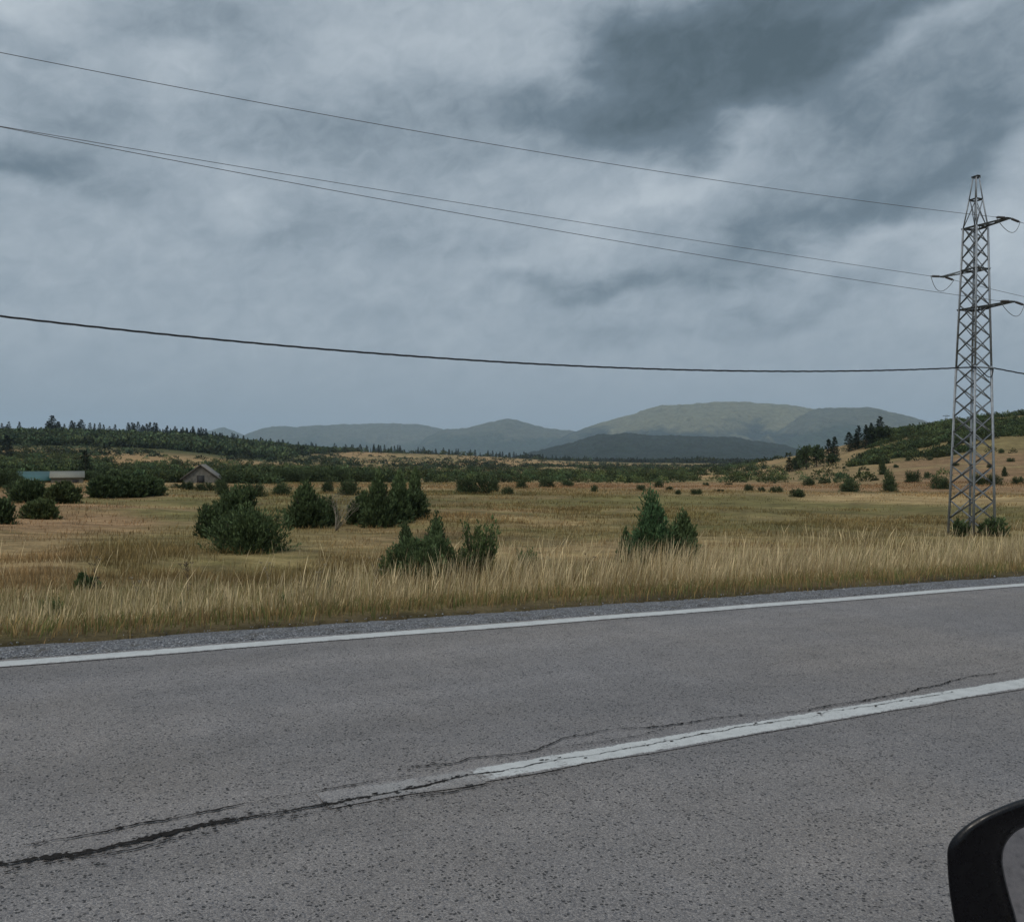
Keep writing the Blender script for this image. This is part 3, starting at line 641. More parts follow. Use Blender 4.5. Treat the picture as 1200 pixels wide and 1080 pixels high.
# --- templates for the middle distance and beyond
MID = [lmesh('juniper_bush', juniper(['round', 'low', 'round', 'cone', 'low'][i % 5], 1., 1. if i % 5 != 1 else .9, 300+i, nspray=300, per=13, leaf=.072,
       c0=(.022,.034,.016), c1=(.060,.082,.036))) for i in range(8)]
CON = [lmesh('conifer', conifer(400+i, rich=2, nw=20, lean=[.2, .25, .17, .22, .28, .2][i])) for i in range(6)]
CONR = [lmesh('crown', conifer(450+i, nw=22, lean=[.2, .26, .23][i], rich=2)) for i in range(3)]
BRD = [lmesh('crown', broadleaf(500+i)) for i in range(4)]
tv, tq = tube([[0, 0, -.02], [0, 0, .5], [0, 0, .97]], [.022, .012, .002], 6); TRK = mesh_np('trunk', tv, tq, mat=M_bark)
_pb = [tube([[0, 0, -.03], [.01, 0, .3], [.02, .01, .6]], [.03, .022, .01], 6)]+[tube([[.005, 0, .2], [math.cos(a)*.1, math.sin(a)*.1, .42], [math.cos(a)*.2, math.sin(a)*.2, .6]], [.016, .01, .004], 5) for a in (0.3, 2.0, 3.6, 5.1)]
TRKB = mesh_np('trunk', *join(_pb), mat=M_bark)
mrng = np.random.default_rng(21)
# bushes one by one where the photograph shows them: column, base row, width, height, label
ONE = [(557,578,44,27,'dark bushy clump standing in the middle of the meadow edge'),(540,577,22,18,'small bush at the left foot of the dark mid-meadow clump'),(578,576,20,17,'rounded bush at the right foot of the dark mid-meadow clump'),
 (594,579,18,10,'small low bush just right of the mid-meadow clump'),(697,576,14,10,'small round bush alone on the tawny strip left of the bright juniper'),
 (752,575,16,9,None),(772,571,15,9,None),(785,574,12,5,None),(795,579,13,6,None),(815,579,18,8,None),(842,576,16,4,None),(828,569,16,5,None),(853,568,12,3,None),(878,575,14,9,None),(893,576,18,7,None),(909,577,18,9,None),(912,562,14,4,None),(896,562,14,5,None),
 (947,569,19,10,'low bush on the tawny strip above the long flat bush'),(965,567,14,5,None),(935,582,36,12,'long flat dark bush on the green pasture edge'),(995,576,31,17,'rounded dark bush left of the tall twin-topped juniper'),
 (1042,576,25,29,'thick upright juniper below the right hill'),(1034,556,17,24,'dark juniper top rising behind the thick upright one'),(1068,565,25,17,'dome shaped bush between the tall juniper and the pylon'),
 (1101,573,26,19,'green bush just left of the pylon'),(1087,560,11,8,None),(1146,568,24,15,'dark bush seen through the lattice of the pylon'),(1165,568,24,14,'bush just right of the pylon'),(1177,558,12,13,'small upright bush on the slope right of the pylon'),(1192,567,16,11,'bush at the right edge of the photo'),
 (1064,540,8,6,None),(1089,539,8,4,None),(1173,531,10,6,None),(1185,541,12,6,None),(1017,551,8,3,None),(1007,559,6,13,None),(1025,563,10,4,None),(989,549,7,3,None),(971,552,7,2.5,None),(960,554,6,2.5,None),(1160,548,9,5,None),(1050,548,9,5,None),(1120,546,10,5,None),
 (222,574,24,13,'bush at the left foot of the stone hut'),(240,575,26,12,'low bush across the front of the stone hut'),(257,575,22,15,'bush at the right foot of the stone hut'),(20,578,40,20,'wide bush in front of the left end of the teal roof'),(212,572,30,8,'low bush in front of the stone hut'),(262,580,26,18,None),(300,582,34,20,None),(330,580,30,16,None),(410,580,34,22,'bush behind the left end of the dark juniper clump'),(385,577,26,16,None),(440,578,26,14,None),(640,571,24,13,None),(612,572,20,11,None),(665,570,22,9,None)]
ORD = ['first', 'second', 'third', 'fourth', 'fifth', 'sixth', 'seventh', 'eighth', 'ninth', 'tenth', 'eleventh', 'twelfth', 'thirteenth', 'fourteenth']
ROWB = sorted(q[0] for q in ONE if q[4] is None and 745 < q[0] < 915)
MEAD = {262: 'low rounded bush on the meadow edge right of the stone hut', 300: 'wide low bush on the meadow edge above the widest juniper', 330: 'low bush on the meadow edge left of the upright juniper by the dry shrub',
        385: 'low bush on the meadow edge behind the pale dry shrub', 440: 'low bush on the meadow edge behind the dark juniper clump', 612: 'low bush just right of the bushy clump in mid meadow edge', 640: 'wide low bush midway between the mid-meadow clump and the bright juniper', 665: 'low bush nearest left of the small round bush on the tawny strip'}
def bush_label(px):
    if px in MEAD: return MEAD[px]
    if px in ROWB: return 'low bush, %s from left in the tawny row beyond the bright juniper' % ORD[ROWB.index(px)]
    return 'small dark bush dotted on the lower slope of the right hill'
for i, (px, py, wp, hp, lab) in enumerate(ONE):
    x, y, z, D = place(px, py); w_ = wp/F*D*1.05; h_ = hp/F*D*1.05
    me = MID[[0, 2, 5, 7, 6][i % 5] if hp/wp > .4 else [1, 4, 6][i % 3]]
    if hp/wp > .95: me = MID[3]
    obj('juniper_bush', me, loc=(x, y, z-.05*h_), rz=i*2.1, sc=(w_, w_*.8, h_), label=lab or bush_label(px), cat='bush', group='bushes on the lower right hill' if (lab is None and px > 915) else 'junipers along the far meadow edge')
# trees one by one: kind, column, base row, width, height, label
TREES = [('c',925,553,12,18,'short conifer at the left end of the trees on the right hill slope'),('b',934,551,11,17,'pale rounded tree beside the short conifer on the hill slope'),
 ('b',945,550,15,32,'grey green broadleaf tree in the left clump on the hill slope'),('b',957,547,16,30,'broadleaf tree in the middle of the left clump on the hill slope'),('b',938,543,10,16,None),
 ('c',971,543,13,30,'dark pointed spruce left of its twin between the two clumps'),('c',978,541,12,31,'dark pointed spruce right of its twin between the two clumps'),('b',974,545,12,16,None),
 ('c',995,529,13,24,'spruce at the left end of the upper spruce row on the hill'),('c',1003,527,11,20,'second spruce from the left in the upper spruce row'),('c',1006,526,11,29,'third spruce from the left in the upper spruce row'),('c',1015,525,11,29,'fourth spruce from the left in the upper spruce row'),
 ('c',1021,523,11,29,'slender spruce near the top end of the upper spruce row'),('c',1031,519,14,33,'tallest dark spruce at the right end of the upper row'),('b',1025,521,18,24,'rounded broadleaf tree among the upper spruces'),('b',1037,516,14,20,None),
 ('b',1045,507,11,11,'small round tree alone on the skyline right of the spruces'),('b',1067,503,9,11,'small round tree on the skyline left of the bigger one'),('b',1083,501,17,15,'wide round tree on the skyline between the spruces and the pylon'),
 ('c',100,560,15,30,'dark conifer rising behind the right end of the pale shed'),('c',8,538,15,26,'dark conifer above the shrubs near the left edge'),
 ('c',61,510,14,21,'tallest conifer on the left skyline'),('c',56,510,9,15,None),('c',68,510,9,14,None),('c',84,510,9,15,None),('c',95,511,11,16,None)]
for i, (kd, px, py, wp, hp, lab) in enumerate(TREES):
    x, y, z, D = place(px, py) if px > 300 else (lambda r: (*[float(q) for q in pr(px, r)], float(H(*pr(px, r))), float(pr(px, r)[1])))(760 if py < 520 else find_r(px, py))
    h_ = hp/F*D*(.92 if px > 300 and kd == 'c' else 1.04); w_ = wp/F*D*(1.2 if kd == 'c' else 1.)
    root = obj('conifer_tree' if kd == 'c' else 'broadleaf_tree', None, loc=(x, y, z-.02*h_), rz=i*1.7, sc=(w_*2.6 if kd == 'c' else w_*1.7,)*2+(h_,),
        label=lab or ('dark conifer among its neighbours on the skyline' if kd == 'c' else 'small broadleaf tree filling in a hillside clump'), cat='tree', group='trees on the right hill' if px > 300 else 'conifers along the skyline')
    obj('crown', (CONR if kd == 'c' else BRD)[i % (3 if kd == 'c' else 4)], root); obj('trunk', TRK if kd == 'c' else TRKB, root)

# skyline conifers
crest = lambda px: np.interp(px, [-80,100,240,300,400,520,650,700], [760,760,760,850,1000,1050,1200,1250])
cpx = np.concatenate([np.concatenate([np.linspace(-30, 250, 84), np.linspace(135, 260, 30)])+mrng.normal(0, 2.2, 114), np.linspace(215, 470, 70)+mrng.normal(0, 3, 70), np.linspace(430, 690, 92)+mrng.normal(0, 3, 92)])
keep = (vnoise(cpx*.035, cpx*0+2.2, 1) > .22) | (cpx > 150); cpx = cpx[keep]
for i, px in enumerate(cpx):
    r = crest(px)+mrng.normal(0, 12)-8; x, y = pr(px, r); D = float(y); left = px < 240
    h_ = (mrng.uniform(4.5, 10) if left else mrng.uniform(4, 10.0))*(1.15 if px > 140 and left else 1)
    if 470 < px: h_ *= .85
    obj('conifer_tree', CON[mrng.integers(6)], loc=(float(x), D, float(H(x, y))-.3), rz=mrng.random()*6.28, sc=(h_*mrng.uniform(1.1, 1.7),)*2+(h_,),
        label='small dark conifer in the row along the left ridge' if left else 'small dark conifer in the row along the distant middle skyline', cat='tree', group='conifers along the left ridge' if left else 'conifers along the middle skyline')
# scattered shrubs: the largest in view are objects, the rest one mass per kind
SC = []
def scatter(n, p0, p1, r0, r1, h0, h1, asp, thr, k, fs=.02, pred=None, cl=0, thin=None):
    px = mrng.uniform(p0, p1, n); r = np.exp(mrng.uniform(math.log(r0), math.log(r1), n)); x, y = pr(px, r)
    ok = fbm(x*fs, y*fs*1.0, 4, k) > thr-.03*mrng.random(n)
    if pred is not None: ok &= pred(px, r)
    if thin: ok &= mrng.random(n) < np.minimum(1, (thin/r)**1.5)
    px, r, x, y = px[ok], r[ok], x[ok], y[ok]; h = mrng.uniform(h0, h1, len(x)); w_ = h*mrng.uniform(asp*.65, asp*1.4, len(x))
    for q in zip(x, y, H(x, y), h, w_): SC.append((*[float(v) for v in q], cl))
scatter(5200, -80, 335, 545, 735, 2.5, 5.0, 1.3, .30, 0, .01, cl=1)
scatter(1400, 200, 335, 640, 880, 3, 6, 1.0, .30, 0, .01, cl=1)
scatter(6500, -80, 400, 165, 560, .8, 2.3, 1.8, .475, 1, .035, thin=420, pred=lambda p, r: (mrng.random(len(p)) < np.where((p > 125) & (r > 270) & (r < 470), .30, .8)))
scatter(9000, 330, 1000, 240, 1300, .8, 2.2, 2.0, .50, 2, .035, pred=lambda p, r: (p < 930-(r < 420)*30) & ((r > 430) | (mrng.random(len(p)) < .42)) & (r > 225+90*vnoise(p*.03, p*0+5, 2)), thin=620)
scatter(1500, 325, 420, 600, 1000, 2.5, 5, 1.1, .30, 0, .01, cl=1, pred=lambda p, r: r > 600+(p-325)*3.6)
scatter(1100, 225, 700, 790, 1290, 2.5, 5.5, 1.5, .3, 2, .02, cl=1, pred=lambda p, r: np.abs(r-crest(p)+10) < 28)
scatter(700, 270, 480, 125, 215, 1.2, 2.6, 1.5, .46, 3, .05)
scatter(480, 470, 800, 200, 330, 1.1, 2.2, 1.6, .50, 0, .05)
scatter(240, 150, 320, 108, 140, 1.0, 1.9, 1.5, .36, 1, .05, pred=lambda p, r: (np.abs(p-238) > 24) | (r > 116))
scatter(260, -60, 110, 84, 130, 1.0, 1.9, 1.6, .42, 2, .06, pred=lambda p, r: (p < 16) | (r > 120))
scatter(700, 300, 1000, 125, 265, .5, 1.5, 1.9, .53, 2, .045)
scatter(3600, 610, 980, 1250, 3600, 4, 8, 2.6, .46, 3, .004, cl=2)
scatter(4600, 1000, 1290, 190, 350, .7, 1.8, 1.8, .455, 1, .09, pred=lambda p, r: (r > 188+np.maximum(0, p-1080)*.3) & (r < 190+np.maximum(0, p-985)*2.6))
scatter(120, 900, 1280, 100, 430, .5, 1.4, 1.6, .5, 2, .05)
scatter(180, 1035, 1290, 312, 328, 1.0, 2.3, 1.3, .2, 2, .05)
SC = np.array(SC)
ang = np.hypot(SC[:, 0], SC[:, 1]); inview = np.abs(SC[:, 0]/SC[:, 1]) < .585
score = np.where(inview & (SC[:, 5] == 0), SC[:, 3]*SC[:, 4]/ang**2, -1); order = np.argsort(-score)
top = order[:225]; rest = np.setdiff1d(np.arange(len(SC)), top)
for i in top:
    x, y, z, h_, w_, _c = SC[i]; px = 600+F*x/y
    g_ = 'left' if px < 420 else ('middle' if px < 900 else 'right')
    obj('juniper_bush', MID[mrng.integers(8)], loc=(x, y, z-.08*h_), rz=mrng.random()*6.28, sc=(w_, w_, h_),
        label={'left': 'small dark bush scattered on the slope below the left ridge', 'middle': 'small dark bush scattered on the plain below the far mountains', 'right': 'small dark bush scattered on the slope of the right hill'}[g_],
        cat='bush', group={'left': 'bushes scattered on the left slope', 'middle': 'bushes scattered on the middle plain', 'right': 'bushes scattered on the right hill'}[g_])
def mass(name, ids, nq, c0, c1, lab, cat, round_=True, m_=None, lsz=.30):
    P = SC[ids]; n = len(P); r = np.random.default_rng(len(P))
    dv = unit(r.normal(size=(n, nq, 3))); dv[..., 2] = np.abs(dv[..., 2]); rad = r.uniform(.55, 1.05, (n, nq, 1))
    C = dv*rad*np.array([.5, .5, .92]); Dn = dv+r.normal(size=dv.shape)*.5+np.array([0, 0, .3])
    sc = np.stack([P[:, 4], P[:, 4], P[:, 3]], -1)[:, None]
    C = C*sc+P[:, None, :3]-np.array([0, 0, .1]); Dn = unit(Dn)
    t = np.clip(dv[..., 2:3], 0, 1); col = (np.array(c0)*(1-t*.7)+np.array(c1)*t*.7)*r.choice([.55, .8, 1., 1.3, 1.9], (n, 1, 1))*r.uniform(.75, 1.3, (n, nq, 1))*(1+r.uniform(-.18, .3, (n, 1, 1))*np.array([1., .25, -.3]))
    Ls = (lsz*np.minimum(P[:, 3], P[:, 4]))[:, None]*r.uniform(.7, 1.4, (n, nq))
    obj(name, lmesh(name, leaf_mesh(C.reshape(-1, 3), Dn.reshape(-1, 3), Ls.ravel(), Ls.ravel()*.7, col.reshape(-1, 3), r), m_ or M_far), label=lab, cat=cat, kind='stuff')
cl = SC[rest, 5]
nearr = ang[rest] < 420
mass('shrub_cover', rest[(cl == 0) & nearr], 120, (.022,.034,.015), (.058,.080,.032), 'dense juniper scrub covering the slopes', 'scrub', lsz=.21)
mass('shrub_cover', rest[(cl == 0) & ~nearr], 26, (.018,.028,.015), (.040,.056,.028), 'distant juniper scrub dotting the pale plain', 'scrub', lsz=.46)
mass('woodland', rest[cl == 1], 44, (.020,.032,.016), (.050,.072,.032), 'dark green wood covering the left ridge slope', 'woodland', lsz=.34)
mass('woodland', rest[cl == 2], 22, (.014,.022,.014), (.026,.036,.022), 'dark tree belts on the far plain', 'woodland', lsz=.5)

# ------------------------------------------------------------------ roadside grass
def grass(name, ns, ss, nn, hgt, wd, colfn, lab, seedhead=.5, lean=.22, seg=3, hw=1.0):
    r = np.random.default_rng(ns); n = len(ss); x, y = rw(ss, nn); z = H(x, y)-.01
    a = fbm(x*.9, y*.9, 2, 1)*18+r.normal(size=n)*.9; wind = np.array([.5, -.1]); hx = np.cos(a)*lean*r.random(n)+wind[0]*.18; hy = np.sin(a)*lean*r.random(n)+wind[1]*.18
    fa = r.random(n)*6.283; sx, sy = np.cos(fa), np.sin(fa); D = y
    w0 = wd*r.uniform(.6, 1.4, n)*np.maximum(1, D/15)
    head = r.random(n) < seedhead
    T = [0, .4, .74, 1.0] if seg == 3 else [0, .55, 1.0]
    rows = []
    for t in T:
        cxp = x+hx*hgt*t**1.8; cyp = y+hy*hgt*t**1.8; cz = z+hgt*(t-.12*t*t*np.hypot(hx, hy)*3)
        ww = w0*(1-.55*t); ww = np.where(head, np.where(t >= .74, w0*(1.6 if t < 1 else .3), w0*.6), ww*(1 if t < 1 else .15))
        rows.append(np.stack([cxp-sx*ww/2, cyp-sy*ww/2, cz], -1)); rows.append(np.stack([cxp+sx*ww/2, cyp+sy*ww/2, cz], -1))
    V = np.stack(rows, 1); m = 2*len(T)
    q = np.array([[2*i, 2*i+1, 2*i+3, 2*i+2] for i in range(len(T)-1)])
    Q = (q[None]+np.arange(n)[:, None, None]*m).reshape(-1, 4)
    cb, ct = colfn(x, y, nn, head, r, n)
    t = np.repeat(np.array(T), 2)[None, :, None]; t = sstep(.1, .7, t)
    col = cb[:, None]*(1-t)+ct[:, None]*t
    return obj(name, mesh_np(name, V.reshape(-1, 3), Q, col=col.reshape(-1, 3), mat=M_grass), label=lab, cat='grass', kind='stuff')
def infr(ss, nn, mrg=.70):
    x, y = rw(ss, nn); return (y > 2) & (np.abs(x/y) < mrg)
STRAW = np.array([.62, .49, .29]); OCH = np.array([.44, .30, .13]); GRN = np.array([.19, .20, .07]); BRN = np.array([.22, .14, .07])
g = np.random.default_rng(31)
def tallcol(x, y, nn, head, r, n):
    f = fbm(x*.45, y*.45, 3, 1); f2 = fbm(x*.16+3, y*.16, 3, 2); f3 = r.random(n)
    top = np.where((f3 < .50+.3*(f-.5))[:, None], STRAW, np.where((f3 < .86)[:, None], OCH, np.where((f3 < .95)[:, None], GRN*1.2, BRN)))
    gr = np.clip(sstep(.50, .66, f2)*.6+.45*(1-sstep(-6, 0, x))*sstep(9.2, 11, nn), 0, .85)[:, None]; top = top*(1-gr)+GRN*1.35*gr
    top = np.where(head[:, None], STRAW*r.uniform(.7, 1.25, (n, 1)), top*.86)
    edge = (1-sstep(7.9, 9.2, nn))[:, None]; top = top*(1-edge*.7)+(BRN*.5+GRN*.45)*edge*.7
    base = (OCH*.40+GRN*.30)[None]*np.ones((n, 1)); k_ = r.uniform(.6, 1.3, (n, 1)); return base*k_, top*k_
# dense tall belt
N = 520000; ss = -22+g.random(N)**1.15*90; nn = 7.75+g.random(N)**1.0*8.5
x, y = rw(ss, nn); r = np.hypot(x, y)
dens = (1-.72*sstep(11.5, 16.2, nn))*np.clip(11/np.maximum(y, 5), .18, 1.)**1.3*sstep(7.7, 8.3, nn+.3*(fbm(ss*1.3, nn*1.3, 2, 1)-.5))
patch = fbm(x*.5, y*.5, 3, 3); dens *= (.35+1.2*sstep(.35, .6, patch))*(.25+1.3*sstep(.3, .62, fbm(x*1.4+9, y*1.4, 3, 2)))
k_ = infr(ss, nn) & (g.random(N) < dens*.98); ss, nn, patch = ss[k_], nn[k_], patch[k_]; x, y = rw(ss, nn)
px_ = 600+F*x/y
hmax = .10+.72*sstep(7.9, 10.4, nn)*(1-.45*sstep(12, 16, nn)); clump = fbm(x*1.9, y*1.9, 3, 0, .6); hmax = np.minimum(hmax*(.42+.95*sstep(.25, .75, clump))*(.6+.75*patch), .74)*(.58+.42*sstep(150, 560, px_))
hh = hmax*(.28+1.0*g.random(len(ss))**1.5)
print('tall grass', len(ss))
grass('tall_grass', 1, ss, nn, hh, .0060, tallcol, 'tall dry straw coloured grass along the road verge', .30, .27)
# thin tall stalks standing out of the belt and thinning into the meadow
N = 26000; ss = -22+g.random(N)**1.15*90; nn = 9.5+g.random(N)**1.3*9.5; x, y = rw(ss, nn)
k_ = infr(ss, nn) & (g.random(N) < (.15+.85*sstep(.4, .62, fbm(x*.8+4, y*.8, 3, 1)))*np.clip(14/np.maximum(y, 5), .25, 1)*(.3+.7*sstep(-4, 2, x))); ss, nn = ss[k_], nn[k_]
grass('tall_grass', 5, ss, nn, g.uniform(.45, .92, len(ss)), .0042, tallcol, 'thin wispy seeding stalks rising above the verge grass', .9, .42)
# short undergrowth
N = 260000; ss = -22+g.random(N)**1.15*90; nn = 7.3+g.random(N)**1.4*10
x, y = rw(ss, nn); k_ = infr(ss, nn) & (g.random(N) < np.clip(10/np.maximum(y, 5), .15, 1.)**1.2*sstep(7.35, 7.95, nn+1.0*(fbm(ss*1.7, nn*1.7, 4, 2)-.5))); ss, nn = ss[k_], nn[k_]
def undercol(x, y, nn, head, r, n):
    f = r.random((n, 1)); c = np.where(f < .45, GRN*.8, np.where(f < .8, OCH*.75, BRN)); return c*.6, c*r.uniform(.6, 1.3, (n, 1))
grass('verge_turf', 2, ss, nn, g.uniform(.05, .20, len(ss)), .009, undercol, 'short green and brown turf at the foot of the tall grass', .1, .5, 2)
# tufts across the meadow
N = 330000; rr = np.exp(g.uniform(math.log(17), math.log(120), N)); aa = g.uniform(-.61, .61, N); x = rr*np.sin(aa); y = rr*np.cos(aa); ss, nn = rs(x, y)
ft = fbm(x*.32, y*.45, 5, 0, .6); f5 = fbm(x*.05+7, y*.12, 3, 3)
k_ = (nn > 13) & (g.random(N) < sstep(.38, .6, ft)*(.25+.75*sstep(.42, .55, f5))); ss, nn, ft, f5 = ss[k_], nn[k_], ft[k_], f5[k_]; x, y = rw(ss, nn)
def fieldcol(x, y, nn, head, r, n):
    base = ground_col(x, y); f = r.random((n, 1)); c = base*np.where(f < .45, 1.75, np.where(f < .8, 1.0, .7))*np.array([1.08, 1.0, .95]); return base*.7, c*r.uniform(.75, 1.35, (n, 1))
grass('meadow_grass', 3, ss, nn, g.uniform(.06, .26, len(ss))*(.5+.9*f5), .009, fieldcol, 'shorter tawny and green meadow grass beyond the verge', .2, .5, 2)

# weeds standing above the grass
def weed(seed, h):
    r = np.random.default_rng(seed); P = [np.array([0, 0, 0.])]; dirn = np.array([r.normal()*.12, r.normal()*.12, 1.])
    for i in range(5): P.append(P[-1]+dirn*h/5+r.normal(size=3)*np.array([.012, .012, 0]))
    ps = [tube(P, [.0055, .005, .0045, .004, .003, .002], 5)]; um = []
    for i in range(int(r.integers(4, 9))):
        t = r.uniform(.45, .97); k = int(t*5); s = P[k]+(P[min(k+1, 5)]-P[k])*(t*5-k); a = r.random()*6.28; l = r.uniform(.06, .2)
        e = s+np.array([math.cos(a)*l*.55, math.sin(a)*l*.55, l]); ps.append(tube([s, (s+e)/2+[0, 0, -.01], e], [.004, .003, .002], 4)); um.append(e)
        for j in range(7):
            q = r.random()*6.28; ps.append(tube([e, e+np.array([math.cos(q)*.022, math.sin(q)*.022, .02]), e+np.array([math.cos(q)*.03, math.sin(q)*.03, .028])], [.002, .004, .003], 4))
    return join(ps)
WD = [(222,716,.98,'tall dark dead weed stalk at the left, thickest of the stalks'),(110,712,.8,'thin dark weed stalk near the left, among dark leafy plants'),(445,700,.75,'brown weed stalk in the grass in front of the left junipers'),(700,690,.8,'slanting weed stalk left of the bright juniper'),(312,700,.85,'pale weed stalk in front of the widest juniper'),
      (640,690,.85,'weed stalk in the grass right of the leafy shrub'),(905,668,.8,'weed stalk in the grass below the green pasture'),(1010,660,.75,'weed stalk in the grass left of the pylon'),(160,720,.7,'short brown weed stalk left of the tallest stalk'),(372,708,.85,'weed stalk in the grass below the pale dry shrub')]
mwd = [simple('weed_stalk', (.075, .055, .035), .9), simple('weed_stalk_pale', (.24, .20, .13), .9)]
for i, (px, py, h_, lab) in enumerate(WD):
    h_ *= .72
    r0 = find_r(px, py, 7); x, y = pr(px, r0)
    obj('weed_stalk', mesh_np('weed_stalk', *weed(i+70, h_), mat=mwd[1 if 'pale' in lab or i % 3 == 2 else 0]), loc=(float(x), float(y), float(H(x, y))-.02), label=lab, cat='weed', group='weed stalks in the verge')

# ------------------------------------------------------------------ pylon
E1 = np.array([.925, .380]); E1 /= np.linalg.norm(E1); E2 = np.array([E1[1], -E1[0]])
TX, TY = 538/F*34.0, 34.0; TZ = float(H(TX, TY))
zb = -3.0+CAMH-.25
M_steel = simple('galvanised_steel', (.31, .33, .35), .55, metal=.35, nscale=6, namt=.22)
M_steel2 = simple('weathered_steel', (.20, .215, .23), .6, metal=.35, nscale=9, namt=.3)
M_glass = simple('insulator_glaze', (.05, .045, .045), .3)
M_wire = simple('aluminium_wire', (.10, .10, .105), .6)
M_cable = simple('black_cable', (.016, .018, .022), .7)
def zc(py, D=34.): return (540-py)/F*D+CAMH
def hw(z):  # half side of the tower at height z
    return float(np.interp(z, [zc(632), zc(430), zc(267), zc(234), zc(207)], [.575, .425, .30, .165, .07]))
def T3(a, b, z): return np.array([TX+E1[0]*a+E2[0]*b+.0135*(z-zb), TY+E1[1]*a+E2[1]*b, z])
def beam(p, q, w, t=None):
    """angle section from p to q: two thin flanges"""
    p = np.array(p, float); q = np.array(q, float); t = t or w*.16; dvec = unit(q-p); ref = np.array([0, 0, 1.]) if abs(dvec[2]) < .9 else np.array([E1[0], E1[1], 0])
    a = unit(np.cross(dvec, ref)); b = np.cross(dvec, a); out = []
    for (u, v, wu, wv) in ((a, b, w, t), (b, a, w-t, t)):
        o = (u*(t if u is b else 0))
        c = [p+o, p+o+u*wu, p+o+u*wu+v*wv, p+o+v*wv]; c = [k-(a+b)*w*.35 for k in c]
        V = np.array(c+[k+(q-p) for k in c]); out.append((V, np.array([[0,1,2,3],[4,7,6,5],[0,4,5,1],[1,5,6,2],[2,6,7,3],[3,7,4,0]])))
    return out
py_ = obj('power_pylon', None, label='grey steel lattice pylon with three crossarms at the right', cat='pylon', loc=(TX, TY, zb))
def part(name, prims, m_, parent=py_):
    V, Q = join(prims); o = obj(name, mesh_np(name, V-np.array([TX, TY, zb]), Q, mat=m_), parent); return o
lv_z = [zb, zc(430), zc(267), zc(234), zc(207)]
for sa, sb in ((-1, -1), (-1, 1), (1, -1), (1, 1)):
    pr_ = []
    for z0, z1, w in zip(lv_z[:-1], lv_z[1:], (.105, .09, .06, .05)): pr_ += beam(T3(sa*hw(z0), sb*hw(z0), z0), T3(sa*hw(z1), sb*hw(z1), z1), w)
    part('leg', pr_, M_steel)
    c = T3(sa*hw(zb), sb*hw(zb), zb); 
# bracing: an X in every bay of each face
nb = 19; zs = np.linspace(zb+.25, zc(267), nb+1); zs = zb+.25+(zc(267)-zb-.25)*(np.linspace(0, 1, nb+1)**.93)
for f, (ax, sg) in enumerate((('a', 1), ('a', -1), ('b', 1), ('b', -1))):
    pr_ = []
    for i in range(nb):
        h0, h1 = hw(zs[i]), hw(zs[i+1]); P = (lambda u, hh_, z: T3(sg*hh_*1.0, u*hh_, z)) if ax == 'a' else (lambda u, hh_, z: T3(u*hh_, sg*hh_*1.0, z))
        pr_ += beam(P(-1, h0, zs[i]), P(1, h1, zs[i+1]), .042); 
        k2 = 1.03; P2 = (lambda u, hh_, z: T3(sg*(hh_-.05), u*hh_, z)) if ax == 'a' else (lambda u, hh_, z: T3(u*hh_, sg*(hh_-.05), z))
        pr_ += beam(P2(1, h0, zs[i]), P2(-1, h1, zs[i+1]), .042)
    for z0, z1 in ((zc(267), zc(234)),):
        h0, h1 = hw(z0), hw(z1); pr_ += beam(P(-1, h0, z0), P(1, h1, z1), .035)+beam(P2(1, h0, z0), P2(-1, h1, z1), .035)
    for z0 in (zc(234), zc(267), zc(316), zc(362)): pr_ += beam(P(-1, hw(z0), z0), P(1, hw(z0), z0), .05)
    part('bracing', pr_, M_steel2)
part('cap', sum([beam(T3(-.1, s*.1, lv_z[-1]), T3(.1, s*.1, lv_z[-1]), .07) for s in (-1, 1)], [])+sum([beam(T3(s*.1, -.1, lv_z[-1]-.02), T3(s*.1, .1, lv_z[-1]-.02), .07) for s in (-1, 1)], []), M_steel2)
for sa, sb in ((-1, -1), (-1, 1), (1, -1), (1, 1)):   # concrete footings
    c = T3(sa*hw(zb), sb*hw(zb), zb); V, Q = tube([c-[0, 0, .5], c+[0, 0, .12], c+[0, 0, .14]], [.22, .20, .17], 8); part('footing', [(V, Q)], simple('concrete', (.32, .31, .29), .9))
